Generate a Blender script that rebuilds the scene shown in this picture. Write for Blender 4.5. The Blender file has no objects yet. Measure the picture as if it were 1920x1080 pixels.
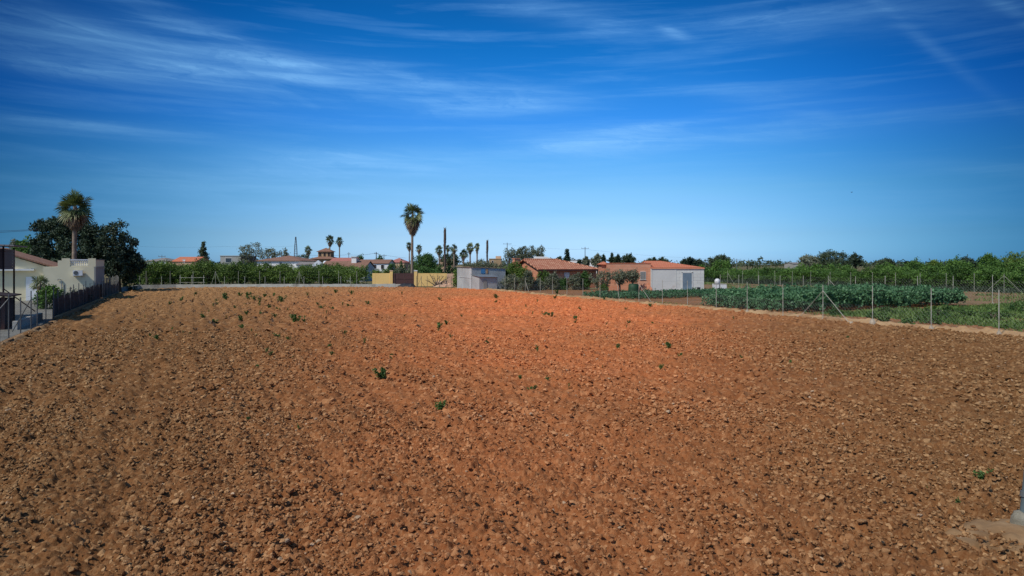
import bpy, math, random
import numpy as np
from mathutils import Vector, Matrix

R = math.radians
# ------------------------------------------------------------------ camera, sky, sun, exposure
scene = bpy.context.scene
col = scene.collection
CAM_H, F, HOR = 3.2, 1280.0, 495.0
cam = bpy.data.cameras.new('camera')
cam.sensor_width = 36.0
cam.lens = 36.0 * F / 1920.0
cam.shift_y = -(540.0 - HOR) / 1920.0
cam.clip_start = 0.1
cam.clip_end = 9000.0
camo = bpy.data.objects.new('camera', cam)
camo.location = (0, 0, CAM_H)
camo.rotation_euler = (R(90), 0, 0)
col.objects.link(camo)
scene.camera = camo

SUN = Vector((-0.48, -0.43, 0.74)).normalized()
SUN_EL = math.asin(SUN.z)
SUN_ROT = math.atan2(SUN.x, SUN.y) % (2 * math.pi)
sl = bpy.data.lights.new('sun', 'SUN')
sl.energy = 3.8
sl.angle = R(4.0)
sl.color = (1.0, 0.93, 0.84)
so = bpy.data.objects.new('sun', sl)
so.rotation_euler = SUN.to_track_quat('Z', 'Y').to_euler()
so.location = (-40, 0, 60)
col.objects.link(so)

scene.view_settings.view_transform = 'Standard'
scene.view_settings.look = 'None'
scene.view_settings.gamma = 1.0
scene.view_settings.exposure = 0.0
scene.view_settings.use_curve_mapping = False


class NT:
    """small helper for writing node trees"""
    def __init__(s, tree):
        s.t = tree
    def n(s, typ, **kw):
        nd = s.t.nodes.new(typ)
        for k, v in kw.items():
            setattr(nd, k, v)
        return nd
    def l(s, a, b):
        s.t.links.new(a, b)
    def val(s, sock, v):
        if hasattr(v, 'links') or hasattr(v, 'is_linked'):
            s.l(v, sock)
        else:
            sock.default_value = v
    def m(s, op, a, b=0.0, c=None, clamp=False):
        nd = s.n('ShaderNodeMath', operation=op, use_clamp=clamp)
        s.val(nd.inputs[0], a)
        s.val(nd.inputs[1], b)
        if c is not None:
            s.val(nd.inputs[2], c)
        return nd.outputs[0]
    def mix(s, fac, a, b, blend='MIX'):
        nd = s.n('ShaderNodeMix', data_type='RGBA', blend_type=blend)
        s.val(nd.inputs[0], fac)
        for sock, v in ((nd.inputs[6], a), (nd.inputs[7], b)):
            if isinstance(v, tuple):
                sock.default_value = (*v[:3], 1)
            else:
                s.l(v, sock)
        return nd.outputs[2]
    def noise(s, vec, scale, detail=4.0, rough=0.55, dist=0.0):
        nd = s.n('ShaderNodeTexNoise')
        if vec is not None:
            s.l(vec, nd.inputs['Vector'])
        nd.inputs['Scale'].default_value = scale
        nd.inputs['Detail'].default_value = detail
        nd.inputs['Roughness'].default_value = rough
        nd.inputs['Distortion'].default_value = dist
        return nd.outputs['Fac']
    def ramp(s, fac, stops, interp='LINEAR'):
        nd = s.n('ShaderNodeValToRGB')
        nd.color_ramp.interpolation = interp
        el = nd.color_ramp.elements
        while len(el) < len(stops):
            el.new(0.5)
        for e, (p, c) in zip(el, stops):
            e.position = p
            e.color = (*c[:3], 1) if isinstance(c, tuple) else (c, c, c, 1)
        s.l(fac, nd.inputs[0])
        return nd.outputs[0]


world = bpy.data.worlds.new("World")
scene.world = world
world.use_nodes = True
wt = world.node_tree
wt.nodes.clear()
W = NT(wt)
w_out = W.n('ShaderNodeOutputWorld')
w_bg = W.n('ShaderNodeBackground')
w_bg.inputs['Strength'].default_value = 0.13
W.l(w_bg.outputs[0], w_out.inputs[0])
sky = W.n('ShaderNodeTexSky', sky_type='NISHITA')
sky.sun_disc = False
sky.sun_elevation = SUN_EL
sky.sun_rotation = SUN_ROT
sky.altitude = 100
sky.air_density = 1.0
sky.dust_density = 0.6
sky.ozone_density = 3.0
w_geo = W.n('ShaderNodeTexCoord')
w_sep = W.n('ShaderNodeSeparateXYZ')
W.l(w_geo.outputs['Generated'], w_sep.inputs[0])
dx, dy, dz = w_sep.outputs
az = W.m('ARCTAN2', dx, dy)
el = W.m('ARCSINE', dz)
# saturated blue above a pale horizon band; unseen zenith whitened as added fill
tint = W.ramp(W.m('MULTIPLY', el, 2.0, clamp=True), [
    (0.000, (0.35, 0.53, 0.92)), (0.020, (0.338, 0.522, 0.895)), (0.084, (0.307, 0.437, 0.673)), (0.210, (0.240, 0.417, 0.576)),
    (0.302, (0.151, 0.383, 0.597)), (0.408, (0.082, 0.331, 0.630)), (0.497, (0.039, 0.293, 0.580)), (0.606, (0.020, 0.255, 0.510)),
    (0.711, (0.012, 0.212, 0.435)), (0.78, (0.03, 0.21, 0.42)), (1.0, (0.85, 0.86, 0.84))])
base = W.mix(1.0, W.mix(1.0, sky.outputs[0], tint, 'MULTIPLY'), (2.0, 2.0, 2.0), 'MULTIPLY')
# lens vignette put into the sky colour: darker towards both sides
sn = W.m('SINE', az)
s2 = W.m('MINIMUM', W.m('MULTIPLY', sn, sn), 0.42)
side = W.m('POWER', 2.718, W.m('MULTIPLY', W.m('POWER', s2, 1.4), -3.9))
w_sc = W.n('ShaderNodeCombineXYZ')
for k_, q_ in enumerate((-8.8, -5.2, -3.9)):
    W.l(W.m('POWER', 2.718, W.m('MULTIPLY', W.m('POWER', s2, 1.4), q_)), w_sc.inputs[k_])
base = W.mix(1.0, base, w_sc.outputs[0], 'MULTIPLY')
# cirrus streaks, laid out by compass bearing and elevation
w_comb = W.n('ShaderNodeCombineXYZ')
W.l(W.m('MULTIPLY', az, 2.2), w_comb.inputs[0])
W.l(W.m('ADD', W.m('MULTIPLY', el, 13.0), W.m('MULTIPLY', az, 1.2)), w_comb.inputs[1])
nz = W.noise(w_comb.outputs[0], 2.6, 6.0, 0.58, 0.5)
w_comb2 = W.n('ShaderNodeCombineXYZ')
W.l(W.m('MULTIPLY', az, 1.3), w_comb2.inputs[0])
W.l(W.m('MULTIPLY', el, 22.0), w_comb2.inputs[1])
nz2 = W.noise(w_comb2.outputs[0], 2.2, 5.0, 0.6, 0.3)


def az_el(px, py):
    x, z = (px - 960) / F, (HOR - py) / F
    return math.atan2(x, 1), math.atan2(z, math.hypot(x, 1))


def streak(px, py, half_len, half_th, ang, amp):
    a0, e0 = az_el(px, py)
    ca, sa = math.cos(R(ang)), math.sin(R(ang))
    da = W.m('SUBTRACT', az, a0)
    de = W.m('SUBTRACT', el, e0)
    p = W.m('ADD', W.m('MULTIPLY', da, ca / half_len), W.m('MULTIPLY', de, sa / half_len))
    q = W.m('ADD', W.m('MULTIPLY', da, -sa / half_th), W.m('MULTIPLY', de, ca / half_th))
    d = W.m('ADD', W.m('MULTIPLY', p, p), W.m('MULTIPLY', q, q))
    return W.m('MULTIPLY', W.m('POWER', 2.718, W.m('MULTIPLY', d, -1.0)), amp)


STREAKS = [  # pixel centre, half length, half thickness (radians), tilt, strength
    (180, 80, .24, .034, -6, .55), (130, 132, .10, .012, 0, .65), (420, 80, .17, .016, -16, .40), (520, 140, .22, .026, -3, .60),
    (800, 165, .16, .018, -6, .45), (950, 190, .15, .020, 3, .55), (630, 288, .10, .007, 1, 1.0), (640, 303, .13, .006, 1, .6), (600, 325, .27, .022, 0, .55),
    (1100, 264, .13, .010, 4, 1.0), (1240, 236, .08, .006, 3, .5), (1300, 258, .24, .018, 2, .50), (960, 300, .3, .03, 2, .25), (1265, 62, .022, .006, -22, .60), (1060, 30, .10, .016, -10, .40),
    (1700, 30, .20, .020, -6, .40), (1755, 95, .10, .007, -46, .32), (1900, 20, .05, .007, -40, .5), (1820, 315, .12, .010, -6, .36),
    (1430, 180, .12, .018, -8, .26), (1180, 380, .30, .016, 0, .45), (800, 362, .40, .008, 0, .45), (860, 392, .35, .010, 1, .55), (1100, 400, .16, .006, 0, .45), (1530, 213, .03, .006, -8, .35),
    (160, 232, .09, .006, 0, .40), (400, 360, .30, .016, -1, .35), (250, 250, .2, .01, 0, .3), (1250, 235, .09, .006, 3, .35), (1500, 40, .16, .03, 5, .22)]
acc = None
for s_ in STREAKS:
    k = streak(*s_)
    acc = k if acc is None else W.m('ADD', acc, k)
w_comb3 = W.n('ShaderNodeCombineXYZ')
W.l(W.m('ADD', W.m('MULTIPLY', az, 4.0), W.m('MULTIPLY', nz, 1.2)), w_comb3.inputs[0])
W.l(W.m('ADD', W.m('MULTIPLY', el, 46.0), W.m('ADD', W.m('MULTIPLY', az, 5.0), W.m('MULTIPLY', nz, 7.0))), w_comb3.inputs[1])
nz3 = W.noise(w_comb3.outputs[0], 1.6, 8.0, 0.66, 0.4)
tex = W.m('ADD', W.m('MULTIPLY', W.m('SUBTRACT', nz, 0.22), 1.25), W.m('MULTIPLY', W.m('SUBTRACT', nz2, 0.40), 1.1), clamp=True)
free = W.m('MULTIPLY', W.m('SUBTRACT', nz2, 0.48, clamp=True), 0.8)
cl = W.m('MULTIPLY', W.m('ADD', W.m('MULTIPLY', acc, tex), free), W.m('ADD', 0.25, W.m('MULTIPLY', nz3, 1.5)), clamp=True)
cloudc = W.mix(side, (0.25, 1.1, 2.1), (2.0, 4.6, 8.2))
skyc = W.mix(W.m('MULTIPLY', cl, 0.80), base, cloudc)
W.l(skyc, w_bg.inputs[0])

# ------------------------------------------------------------------ helpers
rng = np.random.default_rng(7)
random.seed(7)
CA, SA = 0.9026, 0.4305          # the plots are turned about 25 degrees to the view


def X(px, z): return (px - 960.0) / F * z
def H(py, z): return CAM_H - (py - HOR) / F * z
def G(px, py):
    z = CAM_H * F / (py - HOR)
    return (X(px, z), z)
def UV(u, v): return (u * CA - v * SA, u * SA + v * CA)
def toUV(x, y): return (x * CA + y * SA, -x * SA + y * CA)
ROT = math.atan2(SA, CA)


def tag(o, label=None, cat=None, group=None, kind=None):
    if label: o['label'] = label
    if cat: o['category'] = cat
    if group: o['group'] = group
    if kind: o['kind'] = kind
    return o


def empty(name, loc=(0, 0, 0), rz=0.0, label=None, cat=None, group=None):
    o = bpy.data.objects.new(name, None)
    o.empty_display_size = 0.2
    o.location = loc
    o.rotation_euler = (0, 0, rz)
    col.objects.link(o)
    return tag(o, label, cat, group)


class MB:
    def __init__(s):
        s.V, s.Fc, s.T, s.n = [], [], [], 0
    def add(s, v, f, tint=0.5):
        v = np.asarray(v, dtype=np.float32).reshape(-1, 3)
        f = np.asarray(f, dtype=np.int64)
        s.V.append(v)
        s.Fc.append(f + s.n)
        t = np.broadcast_to(np.asarray(tint, dtype=np.float32), (len(f),))
        s.T.append(t)
        s.n += len(v)
        return s
    def box(s, x0, x1, y0, y1, z0, z1, tint=0.5):
        v = [(x0, y0, z0), (x1, y0, z0), (x1, y1, z0), (x0, y1, z0), (x0, y0, z1), (x1, y0, z1), (x1, y1, z1), (x0, y1, z1)]
        f = [(0, 3, 2, 1), (4, 5, 6, 7), (0, 1, 5, 4), (1, 2, 6, 5), (2, 3, 7, 6), (3, 0, 4, 7)]
        return s.add(v, f, tint)
    def poly_prism(s, pts, d):
        """pts: ordered 3d outline, d: thickness vector"""
        n = len(pts)
        p = np.array(pts, dtype=float)
        v = np.vstack([p, p + np.array(d, dtype=float)])
        for i in range(n):
            j = (i + 1) % n
            s.add(v[[i, j, j + n, i + n]], [(0, 1, 2, 3)])
        for idx in (list(range(n))[::-1], list(range(n, 2 * n))):
            if n == 3:
                s.add(v[idx], [(0, 1, 2)])
            elif n == 4:
                s.add(v[idx], [(0, 1, 2, 3)])
            else:
                s.add(v[idx], [(0, i, i + 1) for i in range(1, n - 1)])
        return s
    def tube(s, pts, r, n=6, tint=0.5, cap=True):
        pts = [Vector(p) for p in pts]
        rs = r if isinstance(r, (list, tuple)) else [r] * len(pts)
        vs = []
        for i, p in enumerate(pts):
            d = (pts[min(i + 1, len(pts) - 1)] - pts[max(i - 1, 0)])
            if d.length < 1e-9: d = Vector((0, 0, 1))
            d.normalize()
            a = d.orthogonal().normalized() if abs(d.z) < 0.95 else Vector((1, 0, 0))
            a = (a - d * a.dot(d)).normalized()
            b = d.cross(a)
            for k in range(n):
                t = 2 * math.pi * k / n
                vs.append(p + (a * math.cos(t) + b * math.sin(t)) * rs[i])
        f = []
        for i in range(len(pts) - 1):
            for k in range(n):
                k2 = (k + 1) % n
                f.append((i * n + k, i * n + k2, (i + 1) * n + k2, (i + 1) * n + k))
        s.add([tuple(v) for v in vs], f, tint)
        if cap:
            L = (len(pts) - 1) * n
            s.add([tuple(v) for v in vs[L:L + n]], [(0, k, k + 1) for k in range(1, n - 1)], tint)
        return s
    def build(s, name, mat, parent=None, smooth=False, label=None):
        me = bpy.data.meshes.new(name)
        if s.n:
            v = np.vstack(s.V)
            me.vertices.add(len(v))
            me.vertices.foreach_set('co', v.ravel())
            lv = np.concatenate([f.ravel() for f in s.Fc]).astype(np.int32)
            sizes = np.concatenate([np.full(len(f), f.shape[1], dtype=np.int32) for f in s.Fc])
            starts = np.concatenate([[0], np.cumsum(sizes)[:-1]]).astype(np.int32)
            me.loops.add(len(lv))
            me.loops.foreach_set('vertex_index', lv)
            me.polygons.add(len(sizes))
            me.polygons.foreach_set('loop_start', starts)
            me.polygons.foreach_set('loop_total', sizes)
            me.polygons.foreach_set('use_smooth', np.full(len(sizes), bool(smooth)))
            at = me.attributes.new('tint', 'FLOAT', 'FACE')
            at.data.foreach_set('value', np.concatenate(s.T).astype(np.float32))
            me.update(calc_edges=True)
            me.validate()
        me.materials.append(mat)
        o = bpy.data.objects.new(name, me)
        col.objects.link(o)
        if parent: o.parent = parent
        if label: o['label'] = label
        return o


def copy_tree(o, parent=None):
    c = o.copy()
    col.objects.link(c)
    if parent: c.parent = parent
    for ch in [k for k in o.children]:
        copy_tree(ch, c)
    return c


# ------------------------------------------------------------------ materials
def mat(name, c1, c2=None, scale=3.0, rough=0.85, bump=0.0, bscale=None, metal=0.0, attr=False, spec=0.3,
        brick=None, wave=None, coord='Object', detail=5.0, dirt=None):
    m = bpy.data.materials.new(name)
    m.use_nodes = True
    t = m.node_tree
    t.nodes.clear()
    N = NT(t)
    out = N.n('ShaderNodeOutputMaterial')
    b = N.n('ShaderNodeBsdfPrincipled')
    N.l(b.outputs[0], out.inputs[0])
    b.inputs['Roughness'].default_value = rough
    b.inputs['Metallic'].default_value = metal
    b.inputs['Specular IOR Level'].default_value = spec
    tc = N.n('ShaderNodeTexCoord').outputs[coord]
    c2 = c2 or tuple(x * 0.75 for x in c1)
    fac = N.ramp(N.noise(tc, scale, detail), [(0.34, 0.0), (0.66, 1.0)])
    c = N.mix(fac, c1, c2)
    if attr:
        a = N.n('ShaderNodeAttribute', attribute_name='tint')
        c = N.mix(a.outputs['Fac'], c1, c2)
        c = N.mix(0.35, c, N.mix(fac, c1, c2))
    hgt = None
    if brick:
        bw, bh, mortar, axis, ms = brick
        sp = N.n('ShaderNodeSeparateXYZ')
        N.l(tc, sp.inputs[0])
        cb = N.n('ShaderNodeCombineXYZ')
        if axis == 'wall':
            N.l(N.m('ADD', sp.outputs[0], sp.outputs[1]), cb.inputs[0])
            N.l(sp.outputs[2], cb.inputs[1])
        else:
            N.l(sp.outputs[0], cb.inputs[0])
            N.l(sp.outputs[1], cb.inputs[1])
        bt = N.n('ShaderNodeTexBrick')
        N.l(cb.outputs[0], bt.inputs['Vector'])
        bt.inputs['Scale'].default_value = 1.0
        bt.inputs['Brick Width'].default_value = bw
        bt.inputs['Row Height'].default_value = bh
        bt.inputs['Mortar Size'].default_value = ms
        bt.inputs['Color1'].default_value = (0, 0, 0, 1)
        bt.inputs['Color2'].default_value = (1, 1, 1, 1)
        bt.inputs['Mortar'].default_value = (0.5, 0.5, 0.5, 1)
        cc = N.mix(N.m('ADD', N.m('MULTIPLY', bt.outputs['Color'], 0.65), N.m('MULTIPLY', fac, 0.35)), c1, c2)
        c = N.mix(bt.outputs['Fac'], cc, mortar)
        hgt = N.m('MULTIPLY', bt.outputs['Fac'], -1.0)
    if wave:
        wl, axis, amt = wave
        sp = N.n('ShaderNodeSeparateXYZ')
        N.l(tc, sp.inputs[0])
        src = sp.outputs['XYZ'.index(axis)] if axis in 'XYZ' else N.m('ADD', sp.outputs[0], sp.outputs[1])
        hgt = N.m('MULTIPLY', N.m('SINE', N.m('MULTIPLY', src, 2 * math.pi / wl)), amt)
    if dirt:
        dc, ds, lo = dirt
        d = N.ramp(N.noise(tc, ds, 6.0, 0.65), [(lo, 0.0), (lo + 0.18, 1.0)])
        c = N.mix(N.m('MULTIPLY', d, 0.8), c, dc)
    N.l(c, b.inputs['Base Color'])
    if bump or hgt is not None:
        bn = N.n('ShaderNodeBump')
        bn.inputs['Distance'].default_value = 0.02
        bn.inputs['Strength'].default_value = max(bump, 0.5 if hgt is not None else 0)
        h = N.noise(tc, bscale or scale * 6, 5.0) if hgt is None else N.m('ADD', hgt, N.m('MULTIPLY', N.noise(tc, bscale or scale * 6, 4.0), bump))
        N.l(h, bn.inputs['Height'])
        N.l(bn.outputs[0], b.inputs['Normal'])
    return m


def leaf_mat(name, dark, light, trans=0.22, rough=0.55):
    m = bpy.data.materials.new(name)
    m.use_nodes = True
    t = m.node_tree
    t.nodes.clear()
    N = NT(t)
    out = N.n('ShaderNodeOutputMaterial')
    b = N.n('ShaderNodeBsdfPrincipled')
    b.inputs['Roughness'].default_value = rough
    b.inputs['Specular IOR Level'].default_value = 0.25
    a = N.n('ShaderNodeAttribute', attribute_name='tint')
    oi = N.n('ShaderNodeObjectInfo')
    tw = N.m('ADD', a.outputs['Fac'], N.m('MULTIPLY', N.m('SUBTRACT', oi.outputs['Random'], 0.5), 0.5), clamp=True)
    c = N.mix(tw, dark, light)
    N.l(c, b.inputs['Base Color'])
    tr = N.n('ShaderNodeBsdfTranslucent')
    N.l(N.mix(1.0, c, (0.95, 1.0, 0.5), 'MULTIPLY'), tr.inputs[0])
    ms = N.n('ShaderNodeMixShader')
    ms.inputs[0].default_value = trans
    N.l(b.outputs[0], ms.inputs[1])
    N.l(tr.outputs[0], ms.inputs[2])
    N.l(ms.outputs[0], out.inputs[0])
    return m


def soil_mat():
    m = bpy.data.materials.new('terra_rossa')
    m.use_nodes = True
    t = m.node_tree
    t.nodes.clear()
    N = NT(t)
    out = N.n('ShaderNodeOutputMaterial')
    b = N.n('ShaderNodeBsdfPrincipled')
    b.inputs['Roughness'].default_value = 0.95
    b.inputs['Specular IOR Level'].default_value = 0.12
    N.l(b.outputs[0], out.inputs[0])
    tc = N.n('ShaderNodeTexCoord').outputs['Object']
    sp = N.n('ShaderNodeSeparateXYZ')
    N.l(tc, sp.inputs[0])
    # redder soil mid-plot; browner margins, partly a vignette's darkening painted into the colour
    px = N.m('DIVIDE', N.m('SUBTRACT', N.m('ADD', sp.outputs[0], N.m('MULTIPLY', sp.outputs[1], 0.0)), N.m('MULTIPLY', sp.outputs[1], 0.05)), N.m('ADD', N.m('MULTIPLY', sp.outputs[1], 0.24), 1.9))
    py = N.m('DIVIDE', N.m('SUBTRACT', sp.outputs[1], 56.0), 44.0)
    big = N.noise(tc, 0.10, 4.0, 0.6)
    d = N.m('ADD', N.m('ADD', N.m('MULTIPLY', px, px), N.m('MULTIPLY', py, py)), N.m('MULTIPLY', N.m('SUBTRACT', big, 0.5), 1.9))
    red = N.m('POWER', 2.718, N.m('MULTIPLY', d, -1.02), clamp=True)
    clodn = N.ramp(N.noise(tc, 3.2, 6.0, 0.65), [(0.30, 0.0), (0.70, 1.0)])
    dry = N.m('MULTIPLY', N.m('SUBTRACT', sp.outputs[1], 26.0), 0.022, clamp=True)  # far soil drier; also eases the painted vignette with distance
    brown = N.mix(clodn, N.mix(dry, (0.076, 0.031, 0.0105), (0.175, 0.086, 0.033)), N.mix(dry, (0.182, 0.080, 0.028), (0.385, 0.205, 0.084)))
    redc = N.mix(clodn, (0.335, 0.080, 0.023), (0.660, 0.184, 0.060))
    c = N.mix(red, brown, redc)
    fine = N.noise(tc, 34.0, 5.0, 0.75)
    c = N.mix(N.ramp(fine, [(0.40, 0.0), (0.68, 0.65)]), c, N.mix(red, (0.230, 0.130, 0.054), (0.66, 0.230, 0.088)))
    a = N.n('ShaderNodeAttribute', attribute_name='tint')
    c = N.mix(N.m('MULTIPLY', N.m('POWER', a.outputs['Fac'], 1.5), 0.78), c, N.mix(red, (0.46, 0.290, 0.140), (0.92, 0.360, 0.155)))
    N.l(c, b.inputs['Base Color'])
    bn = N.n('ShaderNodeBump')
    bn.inputs['Distance'].default_value = 0.035
    bn.inputs['Strength'].default_value = 0.9
    N.l(N.m('ADD', N.noise(tc, 9.0, 8.0, 0.7), N.m('MULTIPLY', N.noise(tc, 45.0, 4.0, 0.7), 0.35)), bn.inputs['Height'])
    N.l(bn.outputs[0], b.inputs['Normal'])
    return m


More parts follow.
